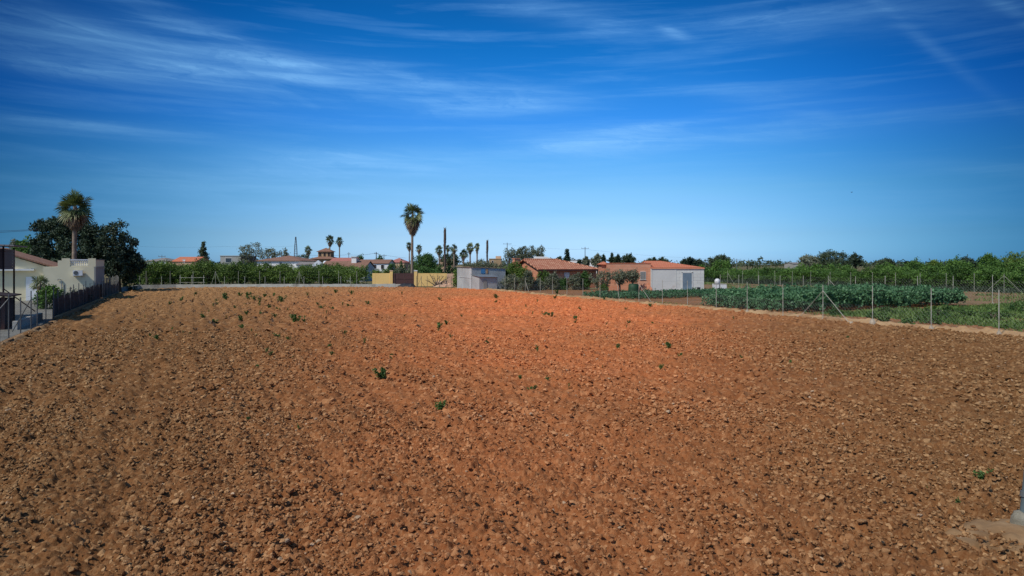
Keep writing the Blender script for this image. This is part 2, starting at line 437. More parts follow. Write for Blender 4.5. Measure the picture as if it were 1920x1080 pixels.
M = dict(
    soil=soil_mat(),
    stone=mat('limestone', (0.30, 0.195, 0.115), (0.46, 0.33, 0.21), 6, 0.9, 0.5, attr=True),
    ground=mat('dry_ground', (0.17, 0.125, 0.065), (0.10, 0.105, 0.045), 0.15, 0.95, 0.6, 6, spec=0.1, coord='Object'),
    garden=mat('garden_loam', (0.270, 0.125, 0.055), (0.165, 0.088, 0.042), 0.6, 0.95, 0.8, 5, spec=0.1),
    fallow=mat('fallow', (0.235, 0.150, 0.080), (0.165, 0.110, 0.055), 0.35, 0.95, 0.8, 4, spec=0.1),
    mound=mat('mound_earth', (0.300, 0.195, 0.105), (0.185, 0.108, 0.052), 2.2, 0.95, 0.9, 14, spec=0.1),
    sand=mat('pale_dirt', (0.46, 0.30, 0.155), (0.27, 0.145, 0.066), 0.9, 0.95, 0.8, 9, spec=0.1),
    yard=mat('yard_concrete', (0.21, 0.205, 0.18), (0.14, 0.14, 0.12), 0.8, 0.9, 0.3, 8),
    concrete=mat('concrete', (0.54, 0.52, 0.45), (0.42, 0.40, 0.35), 1.2, 0.9, 0.4, 12, dirt=((0.16, 0.14, 0.10), 0.9, 0.55)),
    mossy=mat('weathered_footing', (0.25, 0.235, 0.185), (0.15, 0.135, 0.10), 9, 0.95, 0.9, 30),
    footing=mat('footing', (0.46, 0.40, 0.31), (0.33, 0.27, 0.20), 5, 0.95, 0.6, 20),
    whitepost=mat('white_post', (0.46, 0.45, 0.38), (0.27, 0.27, 0.22), 3, 0.6),
    greypost=mat('grey_post', (0.16, 0.17, 0.17), (0.09, 0.10, 0.10), 3, 0.5, metal=0.3),
    postpaint=mat('dull_green_grey_paint', (0.13, 0.17, 0.18), (0.09, 0.12, 0.13), 5, 0.5, metal=0.2),
    galv=mat('galvanised', (0.34, 0.36, 0.37), (0.22, 0.24, 0.25), 4, 0.45, metal=0.6),
    wire=mat('wire', (0.30, 0.31, 0.30), (0.2, 0.2, 0.2), 4, 0.5, metal=0.4),
    darkwire=mat('dark_cable', (0.03, 0.03, 0.035), None, 4, 0.6),
    net=mat('shade_net', (0.034, 0.023, 0.018), (0.056, 0.038, 0.029), 2.5, 0.95, 0.6, 30),
    reed=mat('reed_screen', (0.075, 0.046, 0.034), (0.036, 0.024, 0.019), 2.5, 0.95, wave=(0.06, 'XY', 0.6)),
    cream=mat('cream_render', (0.74, 0.67, 0.46), (0.66, 0.60, 0.41), 0.7, 0.9, 0.2, 14, dirt=((0.30, 0.27, 0.18), 0.5, 0.60)),
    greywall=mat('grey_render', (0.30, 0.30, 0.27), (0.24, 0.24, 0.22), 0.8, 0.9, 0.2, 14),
    white=mat('white_render', (0.82, 0.81, 0.78), (0.74, 0.73, 0.70), 0.6, 0.85, 0.15, 12),
    bluewhite=mat('bluish_render', (0.70, 0.74, 0.78), (0.62, 0.66, 0.71), 0.6, 0.85),
    whitepaint=mat('white_paint', (0.72, 0.73, 0.72), (0.62, 0.63, 0.62), 2, 0.45),
    yellow=mat('ochre_render', (0.78, 0.53, 0.20), (0.70, 0.47, 0.18), 0.6, 0.9, 0.2, 12, dirt=((0.46, 0.33, 0.18), 0.35, 0.62)),
    pinkwall=mat('faded_render', (0.62, 0.43, 0.27), (0.56, 0.34, 0.23), 0.6, 0.9, 0.2, 12),
    capstone=mat('peach_capstone', (0.62, 0.42, 0.29), (0.52, 0.36, 0.25), 2, 0.9),
    maroon=mat('maroon_gate', (0.085, 0.040, 0.034), (0.062, 0.030, 0.027), 1.2, 0.5, 0.1, 8),
    brownmetal=mat('brown_sheet', (0.090, 0.040, 0.034), (0.062, 0.028, 0.026), 1.4, 0.6),
    blackobj=mat('black_tarp', (0.012, 0.014, 0.018), (0.022, 0.026, 0.032), 2.5, 0.6, 0.9, 5),
    darkwood=mat('dark_boards', (0.030, 0.017, 0.016), (0.018, 0.011, 0.011), 3, 0.9),
    zinc=mat('corrugated_zinc', (0.42, 0.43, 0.42), (0.32, 0.33, 0.325), 0.7, 0.6, metal=0.08, dirt=((0.25, 0.17, 0.12), 0.45, 0.66)),
    zincblue=mat('blue_grey_sheet', (0.37, 0.40, 0.405), (0.29, 0.31, 0.31), 0.9, 0.65, metal=0.05, dirt=((0.24, 0.17, 0.13), 0.5, 0.62)),
    rustroof=mat('rusty_roof_edge', (0.27, 0.19, 0.12), (0.42, 0.33, 0.23), 1.5, 0.8),
    bluepatch=mat('blue_panel', (0.06, 0.22, 0.42), (0.07, 0.18, 0.33), 2, 0.6),
    orangepatch=mat('rust_panel', (0.42, 0.22, 0.09), (0.33, 0.2, 0.12), 2, 0.8),
    brick=mat('hollow_brick', (0.47, 0.17, 0.092), (0.60, 0.27, 0.16), 1.3, 0.9, 0.3, 20, brick=(0.45, 0.24, (0.42, 0.26, 0.18), 'wall', 0.018)),
    brick2=mat('plastered_brick', (0.56, 0.225, 0.125), (0.62, 0.32, 0.20), 0.8, 0.9, 0.3, 20, brick=(0.6, 0.28, (0.50, 0.27, 0.18), 'wall', 0.015), dirt=((0.55, 0.33, 0.22), 0.5, 0.58)),
    block=mat('pale_block', (0.60, 0.62, 0.58), (0.50, 0.52, 0.49), 0.6, 0.9, 0.25, 18, brick=(0.85, 0.40, (0.39, 0.40, 0.40), 'wall', 0.012), dirt=((0.40, 0.37, 0.32), 0.7, 0.56)),
    plaster=mat('pale_plaster', (0.49, 0.505, 0.485), (0.56, 0.575, 0.545), 0.55, 0.9, 0.25, 10, dirt=((0.40, 0.37, 0.33), 0.6, 0.6)),
    bluedoor=mat('blue_grey_door', (0.15, 0.21, 0.26), (0.12, 0.17, 0.21), 1.6, 0.5),
    tile=mat('clay_tile', (0.44, 0.155, 0.080), (0.68, 0.37, 0.23), 0.9, 0.9, 0.4, 12, brick=(0.30, 0.46, (0.21, 0.075, 0.045), 'plan', 0.055)),
    tilered=mat('red_tile', (0.52, 0.155, 0.075), (0.58, 0.215, 0.115), 0.9, 0.9, 0.3, 12, brick=(0.22, 0.40, (0.30, 0.10, 0.06), 'plan', 0.02)),
    tilebrown=mat('brown_tile', (0.235, 0.120, 0.080), (0.30, 0.17, 0.115), 0.6, 0.9, 0.3, 12, brick=(0.22, 0.40, (0.16, 0.09, 0.065), 'plan', 0.025)),
    tilepink=mat('faded_red_tile', (0.40, 0.14, 0.115), (0.45, 0.19, 0.15), 0.6, 0.9, 0.3, 12, brick=(0.22, 0.40, (0.28, 0.11, 0.09), 'plan', 0.025)),
    tilegrey=mat('grey_tile', (0.21, 0.19, 0.18), (0.28, 0.25, 0.235), 0.6, 0.9, 0.3, 12, brick=(0.22, 0.40, (0.15, 0.14, 0.13), 'plan', 0.025)),
    tower=mat('ochre_stone', (0.42, 0.29, 0.16), (0.35, 0.24, 0.14), 0.7, 0.9, 0.3, 10),
    greyhouse=mat('unpainted_render', (0.30, 0.30, 0.28), (0.36, 0.36, 0.33), 0.5, 0.9),
    glass=mat('window_glass', (0.035, 0.045, 0.055), None, 2, 0.12, spec=0.6),
    darkglass=mat('dark_opening', (0.028, 0.024, 0.024), None, 2, 0.6),
    shutter=mat('pale_shutter', (0.40, 0.43, 0.38), (0.34, 0.37, 0.33), 2, 0.6, wave=(0.12, 'Z', 0.5)),
    plasticwhite=mat('white_plastic', (0.68, 0.69, 0.70), (0.58, 0.59, 0.60), 3, 0.4),
    greenplastic=mat('dark_green_sheet', (0.016, 0.050, 0.022), (0.022, 0.062, 0.030), 2, 0.6),
    pole=mat('weathered_wood', (0.115, 0.085, 0.068), (0.075, 0.055, 0.046), 3, 0.9, 0.6, 12),
    steel=mat('pylon_steel', (0.16, 0.18, 0.20), (0.12, 0.13, 0.15), 3, 0.6),
    bark=mat('bark', (0.115, 0.085, 0.062), (0.065, 0.048, 0.036), 3, 0.95, 0.7, 12),
    palmtrunk=mat('palm_trunk', (0.30, 0.23, 0.17), (0.18, 0.135, 0.10), 3, 0.95, wave=(0.16, 'Z', 0.35)),
    deadfrond=leaf_mat('dead_frond', (0.2, 0.135, 0.085), (0.42, 0.31, 0.2), 0.1, 0.8),
    frond=leaf_mat('fan_frond', (0.055, 0.09, 0.034), (0.19, 0.215, 0.09), 0.15, 0.5),
    citrus=leaf_mat('citrus_leaf', (0.045, 0.09, 0.018), (0.165, 0.25, 0.05)),
    orchard=leaf_mat('orchard_leaf', (0.026, 0.068, 0.014), (0.135, 0.255, 0.05)),
    darkleaf=leaf_mat('dark_leaf', (0.018, 0.034, 0.02), (0.066, 0.1, 0.058), 0.1),
    ficus=leaf_mat('ficus_leaf', (0.034, 0.085, 0.024), (0.12, 0.225, 0.058)),
    greyleaf=leaf_mat('grey_leaf', (0.11, 0.13, 0.085), (0.25, 0.27, 0.19)),
    olive=leaf_mat('olive_leaf', (0.085, 0.105, 0.064), (0.225, 0.245, 0.165)),
    pine=leaf_mat('pine_needle', (0.034, 0.058, 0.03), (0.096, 0.128, 0.066), 0.08),
    cypress=leaf_mat('cypress_needle', (0.016, 0.034, 0.016), (0.042, 0.068, 0.034), 0.05),
    bean=leaf_mat('bean_leaf', (0.032, 0.1, 0.046), (0.135, 0.275, 0.13)),
    weed=leaf_mat('weed_leaf', (0.034, 0.082, 0.022), (0.125, 0.215, 0.055)),
    grass=leaf_mat('grass_blade', (0.05, 0.11, 0.024), (0.165, 0.24, 0.066)),
    stubble=leaf_mat('stubble', (0.085, 0.052, 0.03), (0.19, 0.125, 0.07), 0.05),
)

# ------------------------------------------------------------------ ground
def sheet(name, pts, z, m, kind='structure', sub=None):
    b = MB()
    b.add([(p[0], p[1], z) for p in pts], [tuple(range(len(pts)))])
    return tag(b.build(name, m), kind=kind)


sheet('ground', [(-4000, -400), (4000, -400), (4000, 5000), (-4000, 5000)], 0.0, M['ground'])
sheet('garden_ground', [UV(33.0, -20), UV(55.4, -20), UV(55.4, 70), UV(33.0, 78)], 0.006, M['garden'])
sheet('fallow_ground', [UV(55.4, -20), UV(84, -20), UV(84, 110), UV(50, 110), UV(55.4, 70)], 0.004, M['fallow'])
sheet('yard', [UV(-24, -8), UV(-6.9, -8), UV(-6.9, 84), UV(-24, 84)], 0.005, M['yard'])


def h32(ix, iy, seed):
    a = (ix.astype(np.int64) * 374761393 + iy.astype(np.int64) * 668265263 + seed * 2147483647) & 0xFFFFFFFF
    a = ((a ^ (a >> 13)) * 1274126177) & 0xFFFFFFFF
    a = a ^ (a >> 16)
    return (a & 0xFFFFFF).astype(np.float32) / float(0xFFFFFF)


def vnoise(x, y, s, seed):
    x, y = x / s, y / s
    ix, iy = np.floor(x), np.floor(y)
    fx, fy = x - ix, y - iy
    fx, fy = fx * fx * (3 - 2 * fx), fy * fy * (3 - 2 * fy)
    a, b = h32(ix, iy, seed), h32(ix + 1, iy, seed)
    c, d = h32(ix, iy + 1, seed), h32(ix + 1, iy + 1, seed)
    return (a * (1 - fx) + b * fx) * (1 - fy) + (c * (1 - fx) + d * fx) * fy - 0.5


def clods(x, y, s, seed, fill, flat):
    xs, ys = x / s, y / s
    gx, gy = np.floor(xs), np.floor(ys)
    best = np.zeros_like(xs)
    for i in (-1, 0, 1):
        for j in (-1, 0, 1):
            cx, cy = gx + i, gy + j
            ddx = xs - cx - h32(cx, cy, seed)
            ddy = ys - cy - h32(cx, cy, seed + 1)
            r = 0.22 + 0.50 * h32(cx, cy, seed + 2) ** 1.6
            an = h32(cx, cy, seed + 3) * 3.14159
            ca, sa = np.cos(an), np.sin(an)
            p = ddx * ca + ddy * sa
            q = (-ddx * sa + ddy * ca) * (1.0 + 0.8 * h32(cx, cy, seed + 4))
            d2 = (p * p + q * q) / (r * r)
            hh = r * np.clip(1 - d2 * d2, 0, 1) ** 0.45 * flat * (h32(cx, cy, seed + 5) < fill)
            hh *= 1.0 + 0.7 * (h32(cx, cy, seed + 6) - 0.5) * (p / r)
            best = np.maximum(best, hh)
    return best * s


FZ_PX = [150, 200, 232, 262, 300, 330, 420, 600, 760, 860, 935, 1000]
FZ_Z = [60, 66, 74, 80, 84.5, 87.5, 89.5, 90.6, 90.6, 86, 79, 74]


def field_height(x, y, lod):
    u, v = toUV(x, y)
    z = 0.105 + 0.06 * vnoise(x, y, 2.6, 11) + 0.025 * vnoise(x, y, 0.5, 12) + 0.018 * np.sin(u * 2 * math.pi / 2.3 + 1.2 * vnoise(x, y, 6.0, 14))
    z += 0.022 * np.sin(u * 2 * math.pi / 0.72 + 2.5 * vnoise(x, y, 3.0, 13))
    z += clods(x, y, 0.34, 20, 0.05, 0.40)
    z += clods(x, y, 0.17, 30, 0.16, 0.45)
    if lod == 2:
        z += clods(x, y, 0.30, 25, 0.65, 0.55)
    if lod == 1:
        z += clods(x, y, 0.15, 35, 0.5, 0.6)
    if lod <= 1:
        z += clods(x, y, 0.10, 40, 0.90, 0.75)
    if lod == 0:
        z += clods(x, y, 0.055, 50, 0.92, 0.75)
    return z


def field_inside(x, y):
    u, v = toUV(x, y)
    px = 960 + x / np.maximum(y, 1) * F
    zmax = np.interp(px, FZ_PX, FZ_Z)
    w = 0.5 * vnoise(u, v, 1.2, 61) + 0.25 * vnoise(u, v, 0.4, 62)
    return (u > -6.15 + w) & (u < 31.95 + 1.2 * w) & (y < zmax + 0.6 * w)


fb = MB()
for lod, (x0, x1, y0, y1, st) in enumerate([(-12, 12, 3.0, 13.0, 0.023), (-24, 27, 3.0, 31.0, 0.052), (-46, 34, 3.0, 92.0, 0.12)]):
    xs, ys = np.arange(x0, x1 + st * .5, st), np.arange(y0, y1 + st * .5, st)
    gx, gy = np.meshgrid(xs, ys)
    gz = field_height(gx, gy, lod)
    jx = gx + (h32(np.round(gx / st), np.round(gy / st), 3) - .5) * st * .5
    jy = gy + (h32(np.round(gx / st), np.round(gy / st), 4) - .5) * st * .5
    ny, nx = gx.shape
    keep = field_inside(gx[:-1, :-1] + st / 2, gy[:-1, :-1] + st / 2)
    cxm, cym = gx[:-1, :-1] + st / 2, gy[:-1, :-1] + st / 2
    if lod == 1: keep &= ~((np.abs(cxm) < 11.9) & (cym < 12.9))
    if lod == 2: keep &= ~((cxm > -23.8) & (cxm < 26.8) & (cym < 30.8))
    ii, jj = np.nonzero(keep)
    a = ii * nx + jj
    f = np.stack([a, a + 1, a + nx + 1, a + nx], 1)
    used, inv = np.unique(f, return_inverse=True)
    vv = np.stack([jx.ravel(), jy.ravel(), gz.ravel()], 1)[used]
    cx_, cy_ = cxm[ii, jj], cym[ii, jj]
    tt = np.clip(.10 + 1.2 * vnoise(cx_, cy_, .04 + .04 * lod, 95) + .25 * vnoise(cx_, cy_, .2, 96), 0, 1)
    fb.add(vv, inv.reshape(-1, 4), tt)
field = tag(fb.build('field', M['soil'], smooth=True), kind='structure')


# loose clods and pale stones lying on the tilth
def ico():
    t = (1 + 5 ** .5) / 2
    v = np.array([(-1, t, 0), (1, t, 0), (-1, -t, 0), (1, -t, 0), (0, -1, t), (0, 1, t), (0, -1, -t), (0, 1, -t), (t, 0, -1), (t, 0, 1), (-t, 0, -1), (-t, 0, 1)], float)
    v /= np.linalg.norm(v[0])
    f = [(0, 11, 5), (0, 5, 1), (0, 1, 7), (0, 7, 10), (0, 10, 11), (1, 5, 9), (5, 11, 4), (11, 10, 2), (10, 7, 6), (7, 1, 8),
         (3, 9, 4), (3, 4, 2), (3, 2, 6), (3, 6, 8), (3, 8, 9), (4, 9, 5), (2, 4, 11), (6, 2, 10), (8, 6, 7), (9, 8, 1)]
    return v, np.array(f)


def subdiv(v, f):
    v = list(map(tuple, v))
    cache, out = {}, []
    def mid(a, b):
        k = (min(a, b), max(a, b))
        if k not in cache:
            p = (np.array(v[a]) + np.array(v[b])) / 2
            v.append(tuple(p / np.linalg.norm(p)))
            cache[k] = len(v) - 1
        return cache[k]
    for a, b, c in f:
        ab, bc, ca = mid(a, b), mid(b, c), mid(c, a)
        out += [(a, ab, ca), (b, bc, ab), (c, ca, bc), (ab, bc, ca)]
    return np.array(v), np.array(out)


IV, IF = ico()
IV2, IF2 = subdiv(IV, IF)


def rocks(n, zone, size, hi, seed, tint, sink=0.25, zadd=0.0):
    g = np.random.default_rng(seed)
    sink = sink + .12 if tint is tn else sink
    xs, ys = zone(g, n)
    ok = field_inside(xs, ys)
    xs, ys = xs[ok], ys[ok]
    u_, v_ = toUV(xs, ys)
    band = .62 + 1.5 * vnoise(u_, v_ * .05, 1.15, 81) + .9 * vnoise(xs, ys, 1.6, 82)
    ok = g.uniform(0, 1, len(xs)) < np.clip(band, .22, 1)
    xs, ys = xs[ok], ys[ok]
    n = len(xs)
    base, fc = (IV2, IF2) if hi else (IV, IF)
    k = len(base)
    variants = []
    for _ in range(14):
        w = 1 + g.normal(0, 0.14, k)
        for _ in range(8):
            d = g.normal(size=3); d /= np.linalg.norm(d)
            c = g.uniform(0.42, 0.8)
            w = np.where((base @ d) * w > c, c / np.maximum(base @ d, 1e-3), w)
        variants.append(base * w[:, None])
    variants = np.array(variants)
    vi = g.integers(0, 14, n)
    sz = size(g, n, ys)
    sc = np.stack([sz * g.uniform(.75, 1.35, n), sz * g.uniform(.75, 1.2, n), sz * g.uniform(.5, .9, n)], 1)
    P = variants[vi] * sc[:, None, :]
    an = g.uniform(0, 6.28, n)
    ti = g.normal(0, .35, n)
    ct, stt = np.cos(ti)[:, None], np.sin(ti)[:, None]
    x_, z_ = P[:, :, 0] * ct + P[:, :, 2] * stt, -P[:, :, 0] * stt + P[:, :, 2] * ct
    ca, sa = np.cos(an)[:, None], np.sin(an)[:, None]
    xx, yy = x_ * ca - P[:, :, 1] * sa, x_ * sa + P[:, :, 1] * ca
    zb = field_height(xs, ys, 1) * (1 if zadd == 0 else .35) + zadd
    V = np.stack([xx + xs[:, None], yy + ys[:, None], z_ + (zb + sz * sink)[:, None]], 2).reshape(-1, 3)
    Fc = (fc[None] + (np.arange(n) * k)[:, None, None]).reshape(-1, 3)
    return V, Fc, np.repeat(tint(g, n), len(fc))


def zone_fan(y0, y1, p=1.0):
    def f(g, n):
        y = y0 + (y1 - y0) * g.uniform(0, 1, n) ** p
        x = g.uniform(-1, 1, n) * (y * 0.86 + 1.5)
        return x, y
    return f


cb = MB()
tn = lambda g, n: g.uniform(0, 1.0, n)
cb.add(*rocks(4200, zone_fan(3.2, 14), lambda g, n, y: 0.026 + 0.044 * g.uniform(0, 1, n) ** 4, True, 1, tn))
cb.add(*rocks(120000, zone_fan(3.2, 15), lambda g, n, y: 0.013 + 0.033 * g.uniform(0, 1, n) ** 2, False, 7, tn))
cb.add(*rocks(84000, zone_fan(13, 32, .75), lambda g, n, y: 0.023 + 0.060 * g.uniform(0, 1, n) ** 3, False, 2, tn))
cb.add(*rocks(100000, zone_fan(30, 91, .75), lambda g, n, y: 0.034 + 0.060 * g.uniform(0, 1, n) ** 3, False, 3, tn))
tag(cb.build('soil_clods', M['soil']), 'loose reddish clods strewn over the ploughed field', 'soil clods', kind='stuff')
sb = MB()
tn2 = lambda g, n: g.uniform(0, 1, n)
sb.add(*rocks(520, zone_fan(3.5, 14), lambda g, n, y: 0.014 + 0.034 * g.uniform(0, 1, n) ** 2.5, True, 4, tn2, .45))
sb.add(*rocks(1300, zone_fan(12, 32, .8), lambda g, n, y: 0.018 + 0.040 * g.uniform(0, 1, n) ** 2.5, False, 5, tn2, .45))
sb.add(*rocks(1100, zone_fan(30, 85, .8), lambda g, n, y: 0.03 + 0.045 * g.uniform(0, 1, n) ** 2.5, False, 6, tn2, .45))
tag(sb.build('field_stones', M['stone']), 'pale limestone chips scattered over the ploughed soil', 'stones', kind='stuff')


def bumpy_strip(name, u0, u1, v0, v1, st, zf, m):
    us, vs = np.arange(u0, u1 + st / 2, st), np.arange(v0, v1 + st / 2, st)
    gu, gv = np.meshgrid(us, vs)
    x, y = UV(gu, gv)
    z = zf(gu, gv, x, y)
    ny, nx = gu.shape
    a = (np.arange(ny - 1)[:, None] * nx + np.arange(nx - 1)[None]).ravel()
    b = MB()
    b.add(np.stack([x.ravel(), y.ravel(), z.ravel()], 1), np.stack([a, a + 1, a + nx + 1, a + nx], 1))
    return tag(b.build(name, m, smooth=True), kind='structure')


bumpy_strip('dirt_path', 31.3, 34.3, 8, 84, 0.12, lambda u, v, x, y: 0.02 + 0.20 * np.exp(-((u - 32.7 - 0.9 * vnoise(x, y, 2.2, 70)) / 0.62) ** 2) + 0.10 * vnoise(x, y, .5, 71) + 0.8 * clods(x, y, .3, 72, .5, .5), M['sand'])
bumpy_strip('garden_bank', 33.7, 36.4, 8, 52, 0.12, lambda u, v, x, y: 0.02 + 0.06 * np.sin((u - 33.7) / 2.7 * math.pi) + 0.08 * vnoise(x, y, .6, 74) + 0.6 * clods(x, y, .3, 75, .6, .6) - 0.06 * ((u < 33.85) | (u > 36.2)), M['garden'])
bumpy_strip('dirt_margin', -6.75, -5.9, 20, 82, 0.07, lambda u, v, x, y: 0.02 + 0.13 * np.exp(-((u + 6.4) / 0.16) ** 2) * (vnoise(v, v, 1.7, 79) > -.12) + 0.05 * vnoise(x, y, .4, 77) + .5 * clods(x, y, .2, 78, .6, .6), M['mound'])

# ------------------------------------------------------------------ vegetation builders
def leaves(mb, g, centres, rad, per, size, tint_c, tint_l=0.18, flat=1.0, aspect=0.55, up=0.0):
    """leaf-sized quads gathered in clumps"""
    k = len(centres)
    n = k * per
    c = np.repeat(np.asarray(centres), per, 0)
    off = g.normal(size=(n, 3))
    off *= (g.uniform(0.2, 1.0, n) / np.maximum(np.linalg.norm(off, axis=1), 1e-6))[:, None]
    rr = np.repeat(np.broadcast_to(np.asarray(rad, float), (k,)), per)
    p = c + off * rr[:, None] * np.array([1, 1, flat])
    d = g.normal(size=(n, 3)) + np.array([0, 0, up])
    d /= np.linalg.norm(d, axis=1)[:, None]
    e = np.cross(d, g.normal(size=(n, 3)))
    e /= np.maximum(np.linalg.norm(e, axis=1), 1e-6)[:, None]
    s = size * g.uniform(.6, 1.4, n)[:, None]
    a, b = d * s, e * s * aspect * .5
    V = np.stack([p, p + a * .5 + b, p + a, p + a * .5 - b], 1).reshape(-1, 3)
    Fc = np.arange(n * 4).reshape(-1, 4)
    t = np.clip(np.repeat(tint_c, per) + g.normal(0, tint_l, n), 0, 1)
    mb.add(V, Fc, t)


def blob_centres(g, blobs, shell=0.45):
    out, ts = [], []
    for (cx, cy, cz, rx, ry, rz, n) in blobs:
        d = g.normal(size=(n, 3))
        d /= np.linalg.norm(d, axis=1)[:, None]
        r = g.uniform(shell, 1.0, n) ** 0.6
        r *= 1 + 0.16 * np.sin(d[:, 0] * 5 + cx) + 0.12 * np.sin(d[:, 2] * 6 + d[:, 1] * 4 + cy)
        out.append(np.array([cx, cy, cz]) + d * r[:, None] * np.array([rx, ry, rz]))
        ts.append(np.clip(g.beta(2, 2, n), 0, 1))
    return np.vstack(out), np.concatenate(ts)


def tree(name, label, cat, loc, blobs, lm, leaf=0.2, per=26, clump=0.45, trunk=(0.14, 1.2), seed=1, group=None, limbs=4, bark='bark', shell=.45, flat=1.0, lean=0.0):
    g = np.random.default_rng(seed)
    t = empty(name, loc, 0, label, cat, group)
    c, ts = blob_centres(g, blobs, shell)
    mb = MB()
    leaves(mb, g, c, clump, per, leaf, ts, flat=flat)
    mb.build('crown', M[lm], t)
    tb = MB()
    r, h = trunk
    tb.tube([(0, 0, -0.05), (lean * .3, 0, h * .5), (lean, 0, h)], [r * 1.3, r, r * .85], 8)
    for i in range(limbs):
        b = blobs[i % len(blobs)]
        e = Vector((b[0] + g.uniform(-.5, .5) * b[3], b[1] + g.uniform(-.5, .5) * b[4], b[2] + g.uniform(-.1, .5) * b[5]))
        s = Vector((lean, 0, h * .92))
        m_ = s.lerp(e, .5) + Vector((g.uniform(-.2, .2), g.uniform(-.2, .2), .15))
        tb.tube([s, m_, e], [r * .6, r * .4, r * .12], 5)
    tb.build('trunk', M[bark], t, smooth=True)
    return t


def shrub(name, label, cat, loc, blobs, lm, leaf=.14, per=22, clump=.3, seed=1, group=None, shell=.3):
    g = np.random.default_rng(seed)
    t = empty(name, loc, 0, label, cat, group)
    c, ts = blob_centres(g, blobs, shell)
    c[:, 2] = np.maximum(c[:, 2], 0.12)
    mb = MB()
    leaves(mb, g, c, clump, per, leaf, ts)
    mb.build('foliage', M[lm], t)
    sb_ = MB()
    for k in range(5):
        b = blobs[k % len(blobs)]
        a = g.uniform(0, 6.28)
        sb_.tube([(b[0] * .5, b[1] * .5, -.03), (b[0] + math.cos(a) * b[3] * .5, b[1] + math.sin(a) * b[4] * .5, b[2] + b[5] * .3)], [.04, .012], 5)
    sb_.build('stems', M['bark'], t)
    return t


def fan(mb, base, d, pet, rad, nseg, droop, tint, g, spread=115):
    d = Vector(d).normalized()
    side = d.cross(Vector((0, 0, 1)))
    if side.length < .05: side = Vector((1, 0, 0))
    side.normalize()
    up = side.cross(d)
    ro_ = g.uniform(-1.0, 1.0)
    side, up = side * math.cos(ro_) + up * math.sin(ro_), up * math.cos(ro_) - side * math.sin(ro_)
    hub = Vector(base) + d * pet + Vector((0, 0, -droop * pet * .25))
    w = max(.02, rad * .018)
    mb.add([Vector(base) - side * w, Vector(base) + side * w, hub + side * w, hub - side * w], [(0, 1, 2, 3)], tint)
    V, Fc, T = [], [], []
    for k in range(nseg):
        a = R(-spread + 2 * spread * (k + .5) / nseg) + g.normal(0, .04)
        dd = d * math.cos(a) + side * math.sin(a)
        fold = up * (abs(math.sin(a)) * .22)
        L = rad * (1 - .25 * abs(a) / R(spread)) * g.uniform(.88, 1.08)
        q = dd.cross(up).normalized()
        w2 = L * math.tan(R(spread / nseg)) * .46
        mid = hub + (dd + fold) * L * .6 + Vector((0, 0, -droop * L * .12))
        tip = hub + (dd + fold) * L + Vector((0, 0, -droop * L * .52))
        i = len(V)
        V += [hub, mid + q * w2, tip, mid - q * w2]
        Fc.append((i, i + 1, i + 2, i + 3))
        T.append(min(1, max(0, tint + g.normal(0, .12))))
    mb.add([tuple(v) for v in V], Fc, np.array(T))


def palm(name, label, loc, h, rad, trunk_r, skirt, nfr, nseg, seed, group=None, lean=(0, 0), skirt_w=0.5, nsk=50, low=-45, droop=.5):
    """fan palm: h = height of the growing point, skirt = length of the dead frond skirt"""
    g = np.random.default_rng(seed)
    t = empty(name, loc, 0, label, 'palm', group)
    tb = MB()
    n = 14
    pts, rs = [], []
    for i in range(n + 1):
        f_ = i / n
        pts.append((lean[0] * f_ * f_, lean[1] * f_ * f_, -.05 + h * f_))
        rs.append(trunk_r * (1.25 - .35 * f_ + .25 * max(0, .12 - f_) / .12) * (1 + .03 * g.normal()))
    tb.tube(pts, rs, 10)
    tb.build('trunk', M['palmtrunk'], t, smooth=True)
    top = Vector((lean[0], lean[1], h))
    cb_ = MB()
    for k in range(nfr):
        f_ = (k + .5) / nfr
        e = R(82 + (low - 82) * f_ ** .9 + g.normal(0, 11))
        a = k * 2.39996 + g.normal(0, .3)
        dvec = Vector((math.cos(a) * math.cos(e), math.sin(a) * math.cos(e), math.sin(e)))
        fan(cb_, top + Vector((0, 0, -.25 * f_)), dvec, rad * g.uniform(.20, .54), rad * .64, nseg, droop * (.5 + f_ * .7), g.uniform(.15, .75) + (.2 if f_ > .75 else 0), g)
    cb_.build('crown', M['frond'], t)
    sk = MB()
    for k in range(nsk):
        f_ = (k + .5) / nsk
        e = R(-52 - 33 * f_ + g.normal(0, 5))
        a = k * 2.39996 + g.normal(0, .2)
        dvec = Vector((math.cos(a) * math.cos(e), math.sin(a) * math.cos(e), math.sin(e)))
        fan(sk, top + Vector((0, 0, -.15 - skirt * .62 * f_)), dvec, rad * .36 * (1 - .4 * f_), rad * skirt_w * (1 - .35 * f_), max(5, nseg - 3), .5, g.uniform(.1, .9), g, 62)
    sk.build('dead_frond_skirt', M['deadfrond'], t)
    return t


